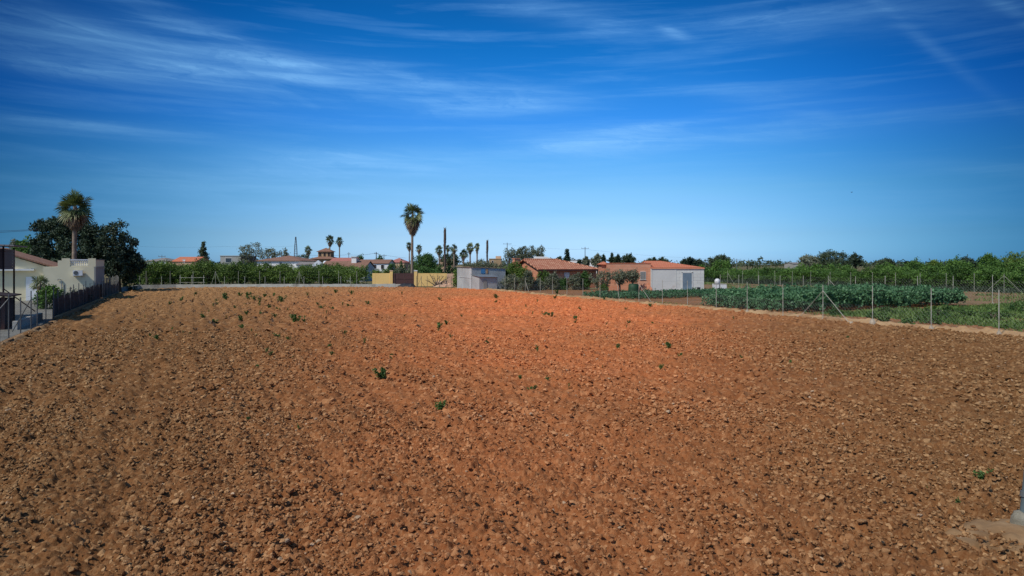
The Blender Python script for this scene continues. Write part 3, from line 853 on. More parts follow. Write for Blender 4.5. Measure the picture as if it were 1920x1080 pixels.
# ------------------------------------------------------------------ fences
def wire_fence(label, posts, h, r, pm, wires, struts=(), foot=None, pitch=None, mesh_h=None, wm='wire', sag=0.0, wr=.003, tilt=None):
    x0, y0 = posts[0]
    t = empty('wire_fence', (x0, y0, 0), 0, label, 'fence')
    rel = [(p[0] - x0, p[1] - y0) for p in posts]
    for i, p in enumerate(rel):
        hh = h[i] if isinstance(h, list) else h
        tx = tilt.get(i, 0) if tilt else 0
        MB().tube([(p[0], p[1], -.1), (p[0] + tx * hh, p[1], hh)], [r, r * .96], 8).build('post', M[pm], t, smooth=False)
        if foot and i in foot:
            s_ = foot[i]
            fb_ = MB()
            fb_.tube([(p[0], p[1], -.05), (p[0] + .01, p[1], s_ * .7), (p[0] - .01, p[1], s_ * 1.25)], [s_ * .62, s_ * .5, s_ * .34], 7)
            fb_.build('footing', M['footing'], t)
    for (i, dx_, dy_, zf) in struts:
        p = rel[i]
        hh = h[i] if isinstance(h, list) else h
        MB().tube([(p[0] + dx_, p[1] + dy_, 0), (p[0], p[1], hh * zf)], r * .8, 6).build('strut', M[pm], t)
        if foot:
            MB().tube([(p[0] + dx_, p[1] + dy_, -.03), (p[0] + dx_, p[1] + dy_, .2)], [.14, .09], 7).build('footing', M['footing'], t)
    wb = MB()
    for z in wires:
        for a, b in zip(rel[:-1], rel[1:]):
            mx, my = (a[0] + b[0]) / 2, (a[1] + b[1]) / 2
            wb.tube([(a[0], a[1], z), (mx, my, z - sag), (b[0], b[1], z)], wr, 3, cap=False)
    wb.build('line_wires', M[wm], t)
    if pitch:
        nb = MB()
        mh = mesh_h or h
        for a, b in zip(rel[:-1], rel[1:]):
            L = math.hypot(b[0] - a[0], b[1] - a[1])
            dxn, dyn = (b[0] - a[0]) / L, (b[1] - a[1]) / L
            k = -mh
            while k < L:
                for sgn in (1, -1):
                    s0, z0, s1, z1 = k, 0.0, k + mh, mh
                    if s0 < 0: z0, s0 = -s0, 0.0
                    if s1 > L: z1, s1 = z1 - (s1 - L), L
                    if s1 > s0:
                        if sgn < 0: s0, s1 = L - s0, L - s1
                        nb.tube([(a[0] + dxn * s0, a[1] + dyn * s0, z0 + .04), (a[0] + dxn * s1, a[1] + dyn * s1, z1 + .04)], .0016, 3, cap=False)
                k += pitch
        nb.build('wire_mesh', M[wm], t)
    return t


# near fence along the right edge of the ploughed field
rp = [UV(33.0, v) for v in (14.6, 17.4, 20.4, 23.6, 26.9, 30.2, 33.6, 37.2, 41.0, 44.6, 48.3, 52.0, 55.8, 59.6, 63.4, 67.2, 71.0, 75.0)]
RIGHT_PX = [(1873, 632, 543), (1746, 622, 540), (1636, 612, 536), (1543, 604, 534), (1468, 596, 532), (1401, 589, 529), (1343, 581, 527), (1289, 575, 526), (1242, 571.5, 525),
            (1198, 568, 527), (1162, 566, 527), (1125, 562, 521), (1093, 559.5, 522), (1063, 557, 519), (1036, 555, 519), (1013, 553, 520), (985, 551, 520), (965, 549.5, 520), (947, 548, 520)]
rp = [G(a, b) for a, b, c in RIGHT_PX]
rp = [(2 * rp[0][0] - rp[1][0], 2 * rp[0][1] - rp[1][1])] + rp
rh = [2.08] + [H(c, G(a, b)[1]) for a, b, c in RIGHT_PX]
wire_fence('thin pale post and wire fence along the right edge of the ploughed field', rp, rh, .019, 'whitepost', (1.05, 1.85), tilt={11: -.14},
           struts=((4, .55, -2.0, .84), (4, -.55, 2.0, .84), (10, .75, -1.9, .86), (17, .4, -1.6, .8)), foot={1: .20, 2: .22, 3: .30, 4: .16, 5: .14, 6: .22}, pitch=.2, mesh_h=1.0)
fp = [(37.85 - 1.25 * k, 49.3 + 2.7 * k) for k in range(12)]
wire_fence('pale post fence standing behind the tall bean rows', fp, [2.35, 2.35, 2.25, 2.2, 2.15, 2.1, 2.08, 2.05, 2.02, 2.0, 2.0, 2.0], .022, 'whitepost', (.1, 1.0, 1.9), struts=((6, .9, -1.7, .85),), foot={1: .2}, pitch=.24, mesh_h=1.9)
fp2 = [(55.2 - 1.5 * k, 71.9 + 2.6 * k) for k in range(15)]
wire_fence('farthest pale post fence in front of the orchard trees', fp2, 2.15, .019, 'whitepost', (.1, 1.0, 2.0), struts=((1, 1.15, -1.2, .9), (1, -1.2, 1.3, .9), (14, .6, -1.5, .85)))

# left boundary fence
lv = list(np.arange(30.5, 85, 2.0))
lp = [UV(-6.6 + .05 * math.sin(k * 2.1), v) for k, v in enumerate(lv)]
lt = wire_fence('dark wire fence with brown screening along the left edge of the ploughed field', lp, [1.85 + .12 * math.sin(k * 3.7) for k in range(len(lp))], .026, 'greypost', (.15, .95, 1.7),
                struts=((2, -.5, -1.5, .9), (4, -1.1, .3, .8)), pitch=.16, mesh_h=1.5, wm='darkwire')
ox, oy = lp[0]


def rel_uv(u, v): 
    p = UV(u, v)
    return (p[0] - ox, p[1] - oy)


sc = MB()
vs_ = np.arange(45.5, 67.6, .5)
tops = 1.25 + .22 * (vs_ - 45.5) / 22 + .05 * np.sin(vs_ * 1.7)
for i in range(len(vs_) - 1):
    a, b = rel_uv(-6.72, vs_[i]), rel_uv(-6.72, vs_[i + 1])
    a2, b2 = rel_uv(-6.76, vs_[i]), rel_uv(-6.76, vs_[i + 1])
    sc.add([(*a, .06), (*b, .06), (*b, tops[i + 1]), (*a, tops[i])], [(0, 1, 2, 3)])
    sc.add([(*a2, .06), (*b2, .06), (*b2, tops[i + 1]), (*a2, tops[i])], [(3, 2, 1, 0)])
sc.build('shade_screen', M['net'], lt)
rd = MB()
for v in np.arange(68.2, 84.2, .16):
    hh = 1.35 + random.uniform(-.1, .12)
    p = rel_uv(-6.7 + random.uniform(-.03, .03), v)
    rd.tube([(p[0], p[1], 0), (p[0] + random.uniform(-.02, .02), p[1], hh)], .085, 5)
rd.build('reed_screen', M['reed'], lt)
for v in np.arange(68.5, 84, 1.25):
    p = rel_uv(-6.52, v)
    MB().tube([(p[0], p[1], 0), (p[0], p[1], 1.95 + random.uniform(-.1, .1))], .03, 6).build('stake', M['whitepost'], lt)
pl = MB()
for v0, v1, hh in ((28, 44.5, .14), (44.5, 68, .30), (68, 84, .22)):
    pts = [rel_uv(-6.62, v0), rel_uv(-6.44, v0), rel_uv(-6.44, v1), rel_uv(-6.62, v1)]
    pl.poly_prism([(*p, -.05) for p in pts], (0, 0, hh + .05))
pl.build('plinth', M['mound'], lt)

# far fences and gate over the low wall
FW = [(225, 547.5), (262, 541.6), (330, 540.6), (420, 540.0), (600, 539.6), (742, 539.3)]
wall_pts = [G(*p) for p in FW]
wl = empty('low_wall', (*wall_pts[0], 0), 0, 'long low pale concrete wall at the far end of the ploughed field', 'wall')
wb_ = MB()
for (a, b) in zip(wall_pts[:-1], wall_pts[1:]):
    d = Vector((b[0] - a[0], b[1] - a[1], 0)); L = d.length; d /= L
    nrm = Vector((-d.y, d.x, 0))
    n = max(1, int(L / 1.5))
    for i in range(n):
        p, q = Vector((*a, 0)) + d * (L * i / n), Vector((*a, 0)) + d * (L * (i + 1) / n)
        o_ = Vector((*wall_pts[0], 0))
        hh = .50 + random.uniform(-.02, .02)
        pts = [p - o_, q - o_, q + nrm * .22 - o_, p + nrm * .22 - o_]
        wb_.poly_prism([(v.x, v.y, -.05) for v in pts], (0, 0, hh + .05))
wb_.build('wall_body', M['concrete'], wl)


def behind(px, dz):
    z = np.interp(px, [p[0] for p in FW], [q[1] for q in wall_pts]) + dz
    return (X(px, z), z)


tall = [274, 319, 362, 404, 447, 487, 525, 561, 598, 635, 669]
wire_fence('tall thin post fence just behind the low far wall', [behind(p, .6) for p in tall], [H(508, behind(p, .6)[1]) for p in tall], .024, 'whitepost', (.6, 1.3, 2.2), struts=((3, -.75, .1, .95), (3, .8, .1, .95), (7, -.8, .1, .95), (7, .8, .1, .95)), wm='wire')
short = [262, 303, 421, 459, 497, 533, 570, 605, 639, 657]
wire_fence('short white post fence in front of the citrus trees', [behind(p, 4.5) for p in short], [H(518, behind(p, 4.5)[1]) for p in short], .034, 'whitepost', (.7, 1.3))
gt = empty('field_gate', (*behind(338, 2.5), 0), 0, 'white bar gate with three posts behind the low far wall', 'gate')
g0 = behind(338, 2.5)
for px_ in (338, 360, 382):
    p = behind(px_, 2.5)
    MB().tube([(p[0] - g0[0], p[1] - g0[1], 0), (p[0] - g0[0], p[1] - g0[1], H(516, p[1]))], .055, 8).build('post', M['whitepost'], gt)
p = behind(385, 2.5)
for py_ in (520.5, 529.5):
    z = H(py_, p[1])
    MB().tube([(-.1, -.09, z), (p[0] - g0[0], p[1] - g0[1] - .09, z)], .024, 6).build('rail', M['whitepost'], gt)

# ------------------------------------------------------------------ buildings
def window(parent, x0, x1, y, z0, z1, fm='whitepaint', gm='glass', name='window', t=.05, bars=0):
    """framed opening on a wall facing -y at depth y"""
    f = MB()
    f.box(x0 - t, x0, y - .05, y + .04, z0, z1).box(x1, x1 + t, y - .05, y + .04, z0, z1)
    f.box(x0 - t, x1 + t, y - .05, y + .04, z1, z1 + t).box(x0 - t - .03, x1 + t + .03, y - .09, y + .04, z0 - t, z0)
    for k in range(bars):
        xb = x0 + (x1 - x0) * (k + 1) / (bars + 1)
        f.box(xb - .018, xb + .018, y - .045, y - .01, z0, z1)
    o = f.build(name, M[fm], parent)
    MB().box(x0, x1, y - .012, y + .02, z0, z1).build('pane', M[gm], o)
    return o


def slab_roof(mb, quads, th=.12):
    for q in quads:
        p = [Vector(v) for v in q]
        n = (p[1] - p[0]).cross(p[-1] - p[0]).normalized()
        if n.z < 0: n = -n
        mb.poly_prism([tuple(v) for v in p], tuple(n * th))


def hip_quads(x0, x1, y0, y1, ze, zr, ov=.4, left_hip=True, right_hip=True):
    x0, x1, y0, y1 = x0 - ov, x1 + ov, y0 - ov, y1 + ov
    ym = (y0 + y1) / 2
    run = (y1 - y0) / 2
    if x1 - x0 < y1 - y0 and left_hip and right_hip:
        run = (x1 - x0) / 2
    ra = x0 + (run if left_hip else 0)
    rb = x1 - (run if right_hip else 0)
    A, B, C, D = (x0, y0, ze), (x1, y0, ze), (x1, y1, ze), (x0, y1, ze)
    r0, r1 = (ra, ym, zr), (rb, ym, zr)
    if abs(rb - ra) < .02:
        q = [[A, B, r0], [C, D, r0]]
    else:
        q = [[A, B, r1, r0], [C, D, r0, r1]]
    if left_hip: q.append([D, A, r0])
    if right_hip: q.append([B, C, r1])
    return q


def house(label, px0, px1, z, depth, py_base, py_eave, py_ridge, wallm, roofm, roof='hip', wins=(), rz=0.0, ov=.14, left=True, right=True, name='house', cat='house', group=None, chimney=None, winmat='glass'):
    """house whose front wall spans the given columns at distance z"""
    x0, x1 = X(px0, z), X(px1, z)
    w = x1 - x0
    t = empty(name, (x0, z, 0), rz, label, cat, group)
    ze, zr = H(py_eave, z), H(py_ridge, z + depth / 2)
    MB().box(0, w, 0, depth, -.05, ze).build('wall', M[wallm], t)
    if roof == 'flat':
        MB().box(-.08, w + .08, -.08, depth + .08, ze + .002, ze + .16).build('roof', M[roofm], t)
        ro = None
    else:
        if not left or not right:
            gb = MB()
            ym = depth / 2
            for xx, on in ((0.0, not left), (w, not right)):
                if on: gb.poly_prism([(xx, -.0, ze), (xx, depth, ze), (xx, ym, zr - .12)], (.12 if xx == 0 else -.12, 0, 0))
            gb.build('gable', M[wallm], t)
        rb = MB()
        slab_roof(rb, hip_quads(0, w, 0, depth, ze - .02, zr, ov, left, right))
        ro = rb.build('roof', M[roofm], t)
    if chimney:
        cx, cy, cw, ch, cm = chimney
        MB().box(cx, cx + cw, cy, cy + cw, ze, ch).box(cx - .06, cx + cw + .06, cy - .06, cy + cw + .06, ch, ch + .1).build('chimney', M[cm], ro or t)
    for (a, b, c, d, *mm) in wins:
        window(t, X(a, z) - x0, X(b, z) - x0, 0, H(d, z), H(c, z), gm=(mm[0] if mm else winmat))
    return t


# left house with the parapet terrace
C0 = UV(-7.0, 68.0)
lh = empty('house', (*C0, 0), ROT, 'cream house with flat parapet terrace and low tiled wing, behind the left fence', 'house')
MB().box(-3.75, -.12, 0, 6.8, -.05, 2.97).build('wall', M['cream'], lh)
MB().box(-.12, 0, -.003, 6.803, -.05, 2.96).build('side_wall', M['greywall'], lh, label='shaded grey end wall facing the field')  # end wall's shade painted in: grey in place of the house's cream
pb = MB()
pb.box(-2.73, -2.45, 0, .2, 2.97, 3.5).box(-2.45, -1.86, 0, .22, 2.97, 3.68).box(-.55, 0, 0, .22, 2.97, 3.68)
pb.box(-1.86, -.55, .02, .2, 2.97, 3.08)
pb.box(-2.73, -2.55, .2, 6.8, 2.97, 3.45).box(-.16, 0, .22, 6.8, 2.97, 3.55).box(-2.73, 0, 6.6, 6.8, 2.97, 3.45)
pb.build('parapet', M['cream'], lh)
cbb = MB()
cbb.box(-.16, .05, 0, 6.85, 2.88, 2.965).box(-.2, .03, .22, 6.82, 3.55, 3.6)
cbb.build('cornice', M['greywall'], lh)
bl = MB()
for k in range(9):
    x_ = -1.79 + k * .145
    bl.tube([(x_, .11, 3.08), (x_, .11, 3.2), (x_, .11, 3.3), (x_, .11, 3.42), (x_, .11, 3.5)], [.05, .03, .06, .035, .05], 8)
bl.box(-1.86, -.55, .01, .21, 3.5, 3.6)
bl.build('balustrade', M['whitepaint'], lh)
wg = MB()
wg.box(-13.4, -3.75, 4.0, 11.5, -.05, 2.80)
wg.poly_prism([(-13.0, 4.0, 2.8), (-4.2, 4.0, 2.8), (-4.2, 4.0, 2.98), (-8.6, 4.0, 4.55), (-13.0, 4.0, 2.98)], (0, .2, 0))
wg.build('wing_wall', M['cream'], lh)
rf = MB()
slab_roof(rf, [[(-8.6, 3.7, 4.62), (-3.3, 3.7, 2.78), (-3.3, 12, 2.78), (-8.6, 12, 4.62)], [(-13.9, 3.7, 2.78), (-8.6, 3.7, 4.62), (-8.6, 12, 4.62), (-13.9, 12, 2.78)]], .13)
rf.build('roof', M['tilebrown'], lh)
MB().box(-13.4, -5.0, 3.62, 4.0, 2.62, 2.78).build('fascia', M['whitepaint'], lh)
MB().poly_prism([(-4.1, 3.66, 2.98), (-3.3, 3.66, 2.72), (-3.3, 3.66, 2.62), (-4.1, 3.66, 2.86)], (0, .05, 0)).build('verge_end', M['whitepaint'], lh)
dr = MB().box(-5.62, -4.82, 3.93, 3.99, 0, 2.08).build('door', M['bluewhite'], lh)
MB().tube([(-4.92, 3.9, 1.0), (-4.92, 3.9, 1.12)], .02, 6).build('handle', M['greypost'], dr)
ac = empty('air_conditioner', UV(-7.0, 68.0) + (0,), ROT, 'white air conditioner unit on the cream wall under the white balustrade', 'air conditioner')
MB().box(-1.62, -.92, -.34, -.06, 2.22, 2.66).build('casing', M['whitepaint'], ac)
f_ = MB()
f_.tube([(-1.40, -.345, 2.45), (-1.40, -.36, 2.45)], [.175, .165], 20)
f_.build('fan_grille', M['greypost'], ac)
for q in (-1.55, -1.05):
    MB().box(q, q + .05, -.3, 0, 2.15, 2.215).build('bracket', M['greypost'], ac)
dp = empty('drain_pipe', UV(-7.0, 68.0) + (0,), ROT, 'thin hooked grey pipe against the cream wall below the air conditioner', 'pipe')
MB().tube([(-2.45, -.06, .6), (-2.45, -.06, 1.82), (-2.52, -.06, 1.93), (-2.7, -.06, 1.93), (-2.76, -.06, 1.84)], .03, 6).build('pipe', M['galv'], dp)

# raised brown hut on stilts, dark shed below it
HU = UV(-8.55, 43.4)
hu = empty('raised_hut', (*HU, 0), ROT, 'brown slatted hut raised on thin stilts at the left edge', 'hut')
hb = MB()
for k in range(7):
    z0 = 2.92 + k * .155
    hb.box(-3.2, 0, 0, .06, z0, z0 + .135).box(-.06, 0, .06, 2.4, z0, z0 + .135)
hb.box(-3.2, -.1, .08, 2.4, 2.95, 4.0)
hb.build('slatted_walls', M['brownmetal'], hu)
rr_ = MB()
slab_roof(rr_, [[(-3.8, -.5, 4.24), (.5, -.5, 4.12), (.5, 2.9, 4.12), (-3.8, 2.9, 4.24)]], .07)
rr_.build('roof', M['tilegrey'], hu)
for x_, y_ in ((-.03, -.03), (-1.55, -.03), (-3.15, -.03), (-.03, 2.4), (-3.15, 2.4)):
    MB().tube([(x_, y_, -.05), (x_, y_, 4.1)], .045, 6).build('stilt', M['darkwood'], hu)
MB().tube([(0, -.06, 1.9), (1.35, -.06, .7)], .03, 6).build('brace', M['darkwood'], hu)
ds_ = empty('dark_shed', (*UV(-8.0, 40.6), 0), ROT, 'low dark wooden shed under the raised hut', 'shed')
MB().box(-3.6, 0, 0, 1.9, -.05, 1.5).build('wall', M['darkwood'], ds_)
MB().box(-.12, .02, -.02, .06, 0, 1.6).build('corner_post', M['maroon'], ds_)
rs_ = MB()
slab_roof(rs_, [[(-4.0, -.4, 2.12), (.3, -.4, 1.6), (.3, 2.2, 1.6), (-4.0, 2.2, 2.12)]], .06)
rs_.build('roof', M['darkwood'], ds_)
cr = empty('slatted_panel', (*UV(-7.6, 36.8), 0), ROT, 'pale slatted panel standing inside the fence below the dark shed', 'panel')
pb_ = MB()
for k in range(13):
    pb_.box(-2.2 + k * .17, -2.2 + k * .17 + .06, 0, .03, .05, .62)
pb_.box(-2.25, .02, -.03, 0, .56, .66).box(-2.25, .02, -.03, 0, .1, .2)
pb_.build('slats', M['concrete'], cr)
yb = empty('block_wall', (*UV(-7.3, 40.2), 0), ROT, 'short pale block wall in the yard beyond the fence', 'wall')
MB().box(-.3, -.1, 0, 6.5, 0, .42).box(-3.5, -.3, 6.3, 6.5, 0, .35).build('blocks', M['concrete'], yb)

# corrugated shed
def corr(mb, p, d, w, z0, z1, pitch=.11, amp=.018):
    """corrugated sheet standing on the ground from point p along unit d"""
    n = int(w / pitch * 4)
    nx_, ny_ = -d[1], d[0]
    V = []
    for i in range(n + 1):
        s = w * i / n
        o_ = amp * math.sin(2 * math.pi * s / pitch)
        zz = z1(s) if callable(z1) else z1
        V += [(p[0] + d[0] * s + nx_ * o_, p[1] + d[1] * s + ny_ * o_, z0), (p[0] + d[0] * s + nx_ * o_, p[1] + d[1] * s + ny_ * o_, zz)]
    mb.add(V, [(2 * i, 2 * i + 2, 2 * i + 3, 2 * i + 1) for i in range(n)])
    return mb


sh = empty('metal_shed', (-5.0, 84.5, 0), ROT, 'grey corrugated metal shed with a rusty flat roof edge', 'shed')
s1 = corr(MB(), (0, 5.0), (0, -1), 5.0, 0, 2.78)
s1.build('left_sheet', M['zinc'], sh, label='bright galvanised side sheet')
s2 = corr(MB(), (0, 0), (1, 0), 4.6, 0, lambda s: 2.74 - .03 * s)
s2.build('front_sheet', M['zincblue'], sh, label='dull blue-grey front sheet')
s3 = corr(MB(), (4.6, 0), (0, 1), 5.0, 0, 2.6)
corr(s3, (4.6, 5), (-1, 0), 4.6, 0, 2.7)
s3.build('back_sheet', M['zincblue'], sh)
ra = MB()
slab_roof(ra, [[(-.15, -.10, 2.80), (4.9, -.10, 2.62), (4.9, 5.2, 2.66), (-.15, 5.2, 2.86)]], .05)
ra.build('roof', M['rustroof'], sh)
MB().box(1.25, 1.75, -.05, -.02, 2.0, 2.62).build('patch', M['bluepatch'], sh, label='bright blue patch')
MB().box(1.95, 2.2, -.05, -.02, 2.0, 2.6).build('patch', M['orangepatch'], sh, label='rusty orange patch')
MB().tube([(-.05, 4.2, 1.55), (-.05, .1, 1.5), (.9, -.06, 1.5)], .02, 5).build('rail', M['whitepaint'], sh)
MB().box(-.06, .04, .3, .42, 0, 2.76).build('corner_strip', M['whitepaint'], sh)
an = empty('metal_annex', (-3.9, 81.9, 0), ROT, 'small lower metal lean-to in front of the corrugated shed', 'shed')
a1 = corr(MB(), (0, 2.4), (0, -1), 2.4, 0, 1.72)
corr(a1, (0, 0), (1, 0), 2.35, 0, 1.62)
corr(a1, (2.35, 0), (0, 1), 2.4, 0, 1.65)
a1.build('sheets', M['zinc'], an)
ar = MB()
slab_roof(ar, [[(-.15, -.2, 1.66), (2.5, -.2, 1.60), (2.5, 2.6, 1.86), (-.15, 2.6, 1.92)]], .04)
ar.build('roof', M['galv'], an)
MB().box(.5, .95, -.06, -.03, .1, 1.3).build('door', M['greywall'], an)

# tiled brick house
bh = empty('house', (3.4, 88.0, 0), ROT, 'orange brick house with a weathered clay tile roof behind the olive shrubs', 'house')
MB().box(.3, 9.0, .35, 8.4, -.05, 2.38).build('wall', M['brick'], bh)
MB().poly_prism([(.3, .35, 2.38), (.3, 8.4, 2.38), (.3, 4.4, 3.5)], (.2, 0, 0)).build('gable', M['brick'], bh)
rb_ = MB()
slab_roof(rb_, hip_quads(.35, 9.0, .4, 8.4, 2.40, 3.72, .4, False, True), .12)
rfo = rb_.build('roof', M['tile'], bh)
rg = MB()
for k in range(17):
    rg.tube([(.1 + k * .31, 4.4, 3.83), (.1 + k * .31 + .34, 4.4, 3.85)], [.12, .10], 8)
p0, p1 = Vector((5.0, 4.4, 3.83)), Vector((9.4, 0, 2.5))
for k in range(18):
    rg.tube([p0.lerp(p1, k / 18), p0.lerp(p1, (k + 1.1) / 18)], [.12, .10], 8)
rg.build('ridge_tiles', M['tile'], rfo)
MB().box(.0, 9.4, -.02, .06, 2.26, 2.40).build('fascia', M['brownmetal'], bh)
MB().box(-.85, -.15, 5.2, 5.95, 0, 3.9).box(-.92, -.08, 5.13, 6.02, 3.9, 4.0).build('chimney', M['brick'], rfo)
window(bh, 4.1, 4.75, .35, 1.35, 2.05, gm='whitepaint')
wv = MB()
for k in range(6):
    for j in range(2):
        wv.box(8.0 + j * .3, 8.14 + j * .3, .325, .348, .55 + k * .26, .67 + k * .26)
wv.build('vent_blocks', M['darkglass'], bh)

# brick building and pale block store
b2 = empty('house', (X(1140, 82.4), 82.4, 0), 0, 'long flat-topped terracotta brick building with one small window', 'house')
w2 = X(1220.6, 82.4) - X(1140, 82.4)
MB().box(0, w2, 0, 7, -.05, H(494.2, 82.4)).build('wall', M['brick2'], b2)
MB().box(-.05, w2 + .05, -.05, 7.05, H(494.2, 82.4) + .002, H(494.2, 82.4) + .08).build('coping', M['tilered'], b2)
window(b2, X(1201, 82.4) - X(1140, 82.4), X(1210, 82.4) - X(1140, 82.4), 0, H(524, 82.4), H(510, 82.4), fm='plaster', gm='darkglass', bars=4)
lt_ = MB()
slab_roof(lt_, hip_quads(-.62, .3, 1.5, 4.5, H(496.5, 84), H(491, 85), .15), .06)
lt_.build('side_roof', M['tilered'], b2)
MB().box(-.6, -.02, 1.6, 4.4, -.05, H(496.5, 84)).build('side_wall', M['brick'], b2)
bs = empty('block_store', (X(1221, 82), 82, 0), 0, 'pale grey block store with a blue-grey door and red tiled hip roof', 'store')
w3 = X(1320, 82) - X(1221, 82)
MB().box(2.95, w3, 0, 8.5, -.05, 2.66).build('wall', M['block'], bs)
MB().poly_prism([(.0, 0.05, 2.66), (.0, 8.5, 2.66), (.0, 4.3, 3.42)], (.15, 0, 0)).build('gable', M['plaster'], bs)
MB().box(0, 2.95, -.012, 8.5, -.05, 2.655).build('rendered_wall', M['plaster'], bs, label='smoother rendered bay left of the door')
MB().box(2.90, 3.0, -.03, -.012, 0, 2.6).box(0, .12, -.03, -.012, 0, 2.64).build('pilaster', M['plaster'], bs)
rq = MB()
slab_roof(rq, hip_quads(.02, w3, 0, 8.6, 2.68, 3.50, .06, False, True), .1)
rq.build('roof', M['tilered'], bs)
MB().box(0.02, w3 + .05, -.09, -.02, 2.60, 2.70).build('eave_tiles', M['brick2'], bs)
xd0, xd1 = X(1280, 82) - X(1221, 82), X(1297, 82) - X(1221, 82)
do = MB().box(xd0, xd1, -.04, .02, .1, 2.12).build('door', M['bluedoor'], bs)
MB().box(xd0 + .45, xd0 + .53, -.08, -.04, 1.02, 1.1).build('handle', M['galv'], do)
MB().box(xd0 - .12, xd0, -.05, .0, .1, 2.2).box(xd1, xd1 + .12, -.05, .0, .1, 2.2).box(xd0 - .12, xd1 + .12, -.05, 0, 2.12, 2.26).build('door_frame', M['plaster'], bs)
MB().box(xd0 - .2, xd1 + .2, -.5, 0, -.02, .1).build('step', M['concrete'], bs)
MB().box(5.5, 5.9, -.03, .0, .12, .4).build('vent', M['darkglass'], bs)
wh = house('white flat-gabled building end rising behind the clay tile roof', 1001, 1026, 150, 8, 530, 488, 481, 'white', 'white', 'flat', name='white_building', cat='building')
p_ = MB()
p_.poly_prism([(0, 0, H(488, 150) + .165), (X(1040, 150) - X(1001, 150), 0, H(488, 150) + .165), (X(1024, 150) - X(1001, 150), 0, H(481, 150)), (0, 0, H(481, 150))], (0, .4, 0))
p_.build('parapet', M['white'], wh)
house('pale low building glimpsed right of the cypress', 1070, 1094, 210, 8, 530, 488, 484, 'white', 'tilegrey', 'flat', name='white_building', cat='building')

# yellow boundary wall and maroon gate
YW = 99.0
yw = empty('yellow_wall', (X(698, YW), YW, 0), 0, 'plain yellow garden wall left of the maroon gate', 'wall')
MB().box(0, X(735, YW) - X(698, YW), 0, .22, -.05, H(512.2, YW)).build('wall_body', M['yellow'], yw)
MB().box(0, .42, -.012, .0, -.05, H(512.4, YW)).build('end_pier', M['yellow'], yw)
pr = MB().box(X(731, YW) - X(698, YW), X(736.5, YW) - X(698, YW), -.1, .3, -.05, H(508.5, YW))
pr.build('pillar', M['yellow'], yw)
MB().box(X(731, YW) - X(698, YW) - .03, X(736.5, YW) - X(698, YW) + .03, -.13, .33, H(508.5, YW), H(506.8, YW)).build('pillar_cap', M['capstone'], yw)
ga = empty('metal_gate', (X(740.5, YW), YW + .12, 0), 0, 'maroon sheet metal double gate between yellow pillars', 'gate')
gw = X(776, YW) - X(740.5, YW)
for k in (0, 1):
    lf = MB().box(k * gw / 2 + .01, (k + 1) * gw / 2 - .01, 0, .05, .12, H(512.2, YW)).build('gate_leaf', M['maroon'], ga)
    MB().box(k * gw / 2 + .01, (k + 1) * gw / 2 - .01, -.03, 0, .12, .2).box(k * gw / 2 + .01, (k + 1) * gw / 2 - .01, -.03, 0, 1.0, 1.07).build('cross_bar', M['brownmetal'], lf)
MB().box(-.28, -.02, -.1, .1, -.05, H(512.4, YW)).build('gate_post', M['brownmetal'], ga)
yr = empty('yellow_wall', (X(776.5, YW), YW, 0), 0, 'faded yellow wall right of the maroon gate behind the bare tree', 'wall')
MB().box(.45, X(838, YW) - X(776.5, YW), 0, .22, -.05, H(512.4, YW)).build('wall_body', M['yellow'], yr)
MB().box(X(838, YW) - X(776.5, YW), X(856, YW) - X(776.5, YW), .01, .21, -.05, H(513, YW)).build('wall_end', M['pinkwall'], yr, label='faded pinkish end')
MB().box(0, .45, -.1, .3, -.05, H(508.5, YW)).build('pillar', M['yellow'], yr)
MB().box(-.03, .48, -.13, .33, H(508.5, YW), H(506.8, YW)).build('pillar_cap', M['whitepaint'], yr)


def lump(name, label, cat, x, y, rx, ry, h, m, seed, n=14, rough=.25):
    g = np.random.default_rng(seed)
    xs = np.linspace(-1, 1, n)
    V, Fc = [], []
    for j, b in enumerate(xs):
        for i, a in enumerate(xs):
            r2 = max(abs(a), abs(b)) 
            z = h * max(0, 1 - r2 ** 4) * (1 + rough * g.normal()) if r2 < .99 else -.03
            V.append((a * rx, b * ry, max(z, -.03)))
    for j in range(n - 1):
        for i in range(n - 1):
            k = j * n + i
            Fc.append((k, k + 1, k + n + 1, k + n))
    o = MB().add(V, Fc, g.uniform(0, 1, len(Fc))).build(name, m)
    o.location = (x, y, 0)
    return tag(o, label, cat)


lump('tarp_heap', 'low black covered heap on the ground in front of the maroon gate', 'heap', X(763, 93.5), 93.5, 1.2, .8, .5, M['blackobj'], 3, 14, .10)
sl_ = empty('concrete_slab', (X(745.5, 95), 95, 0), 0, 'pale grey concrete slab left of the black heap', 'slab')
MB().box(-.5, .55, -.5, .5, 0, .38).box(-.5, -.35, -.62, -.5, 0, .5).build('slab', M['concrete'], sl_)
lump('rubble_heap', 'pinkish rubble heap at the foot of the faded yellow wall', 'rubble', X(832, 96), 96, 1.5, .7, .55, M['pinkwall'], 5, 16, .5)
lump('brick_heap', 'pile of broken red bricks against the terracotta building', 'rubble', X(1211, 81.2), 81.2, .75, .6, .55, M['brick'], 6, 16, .4)

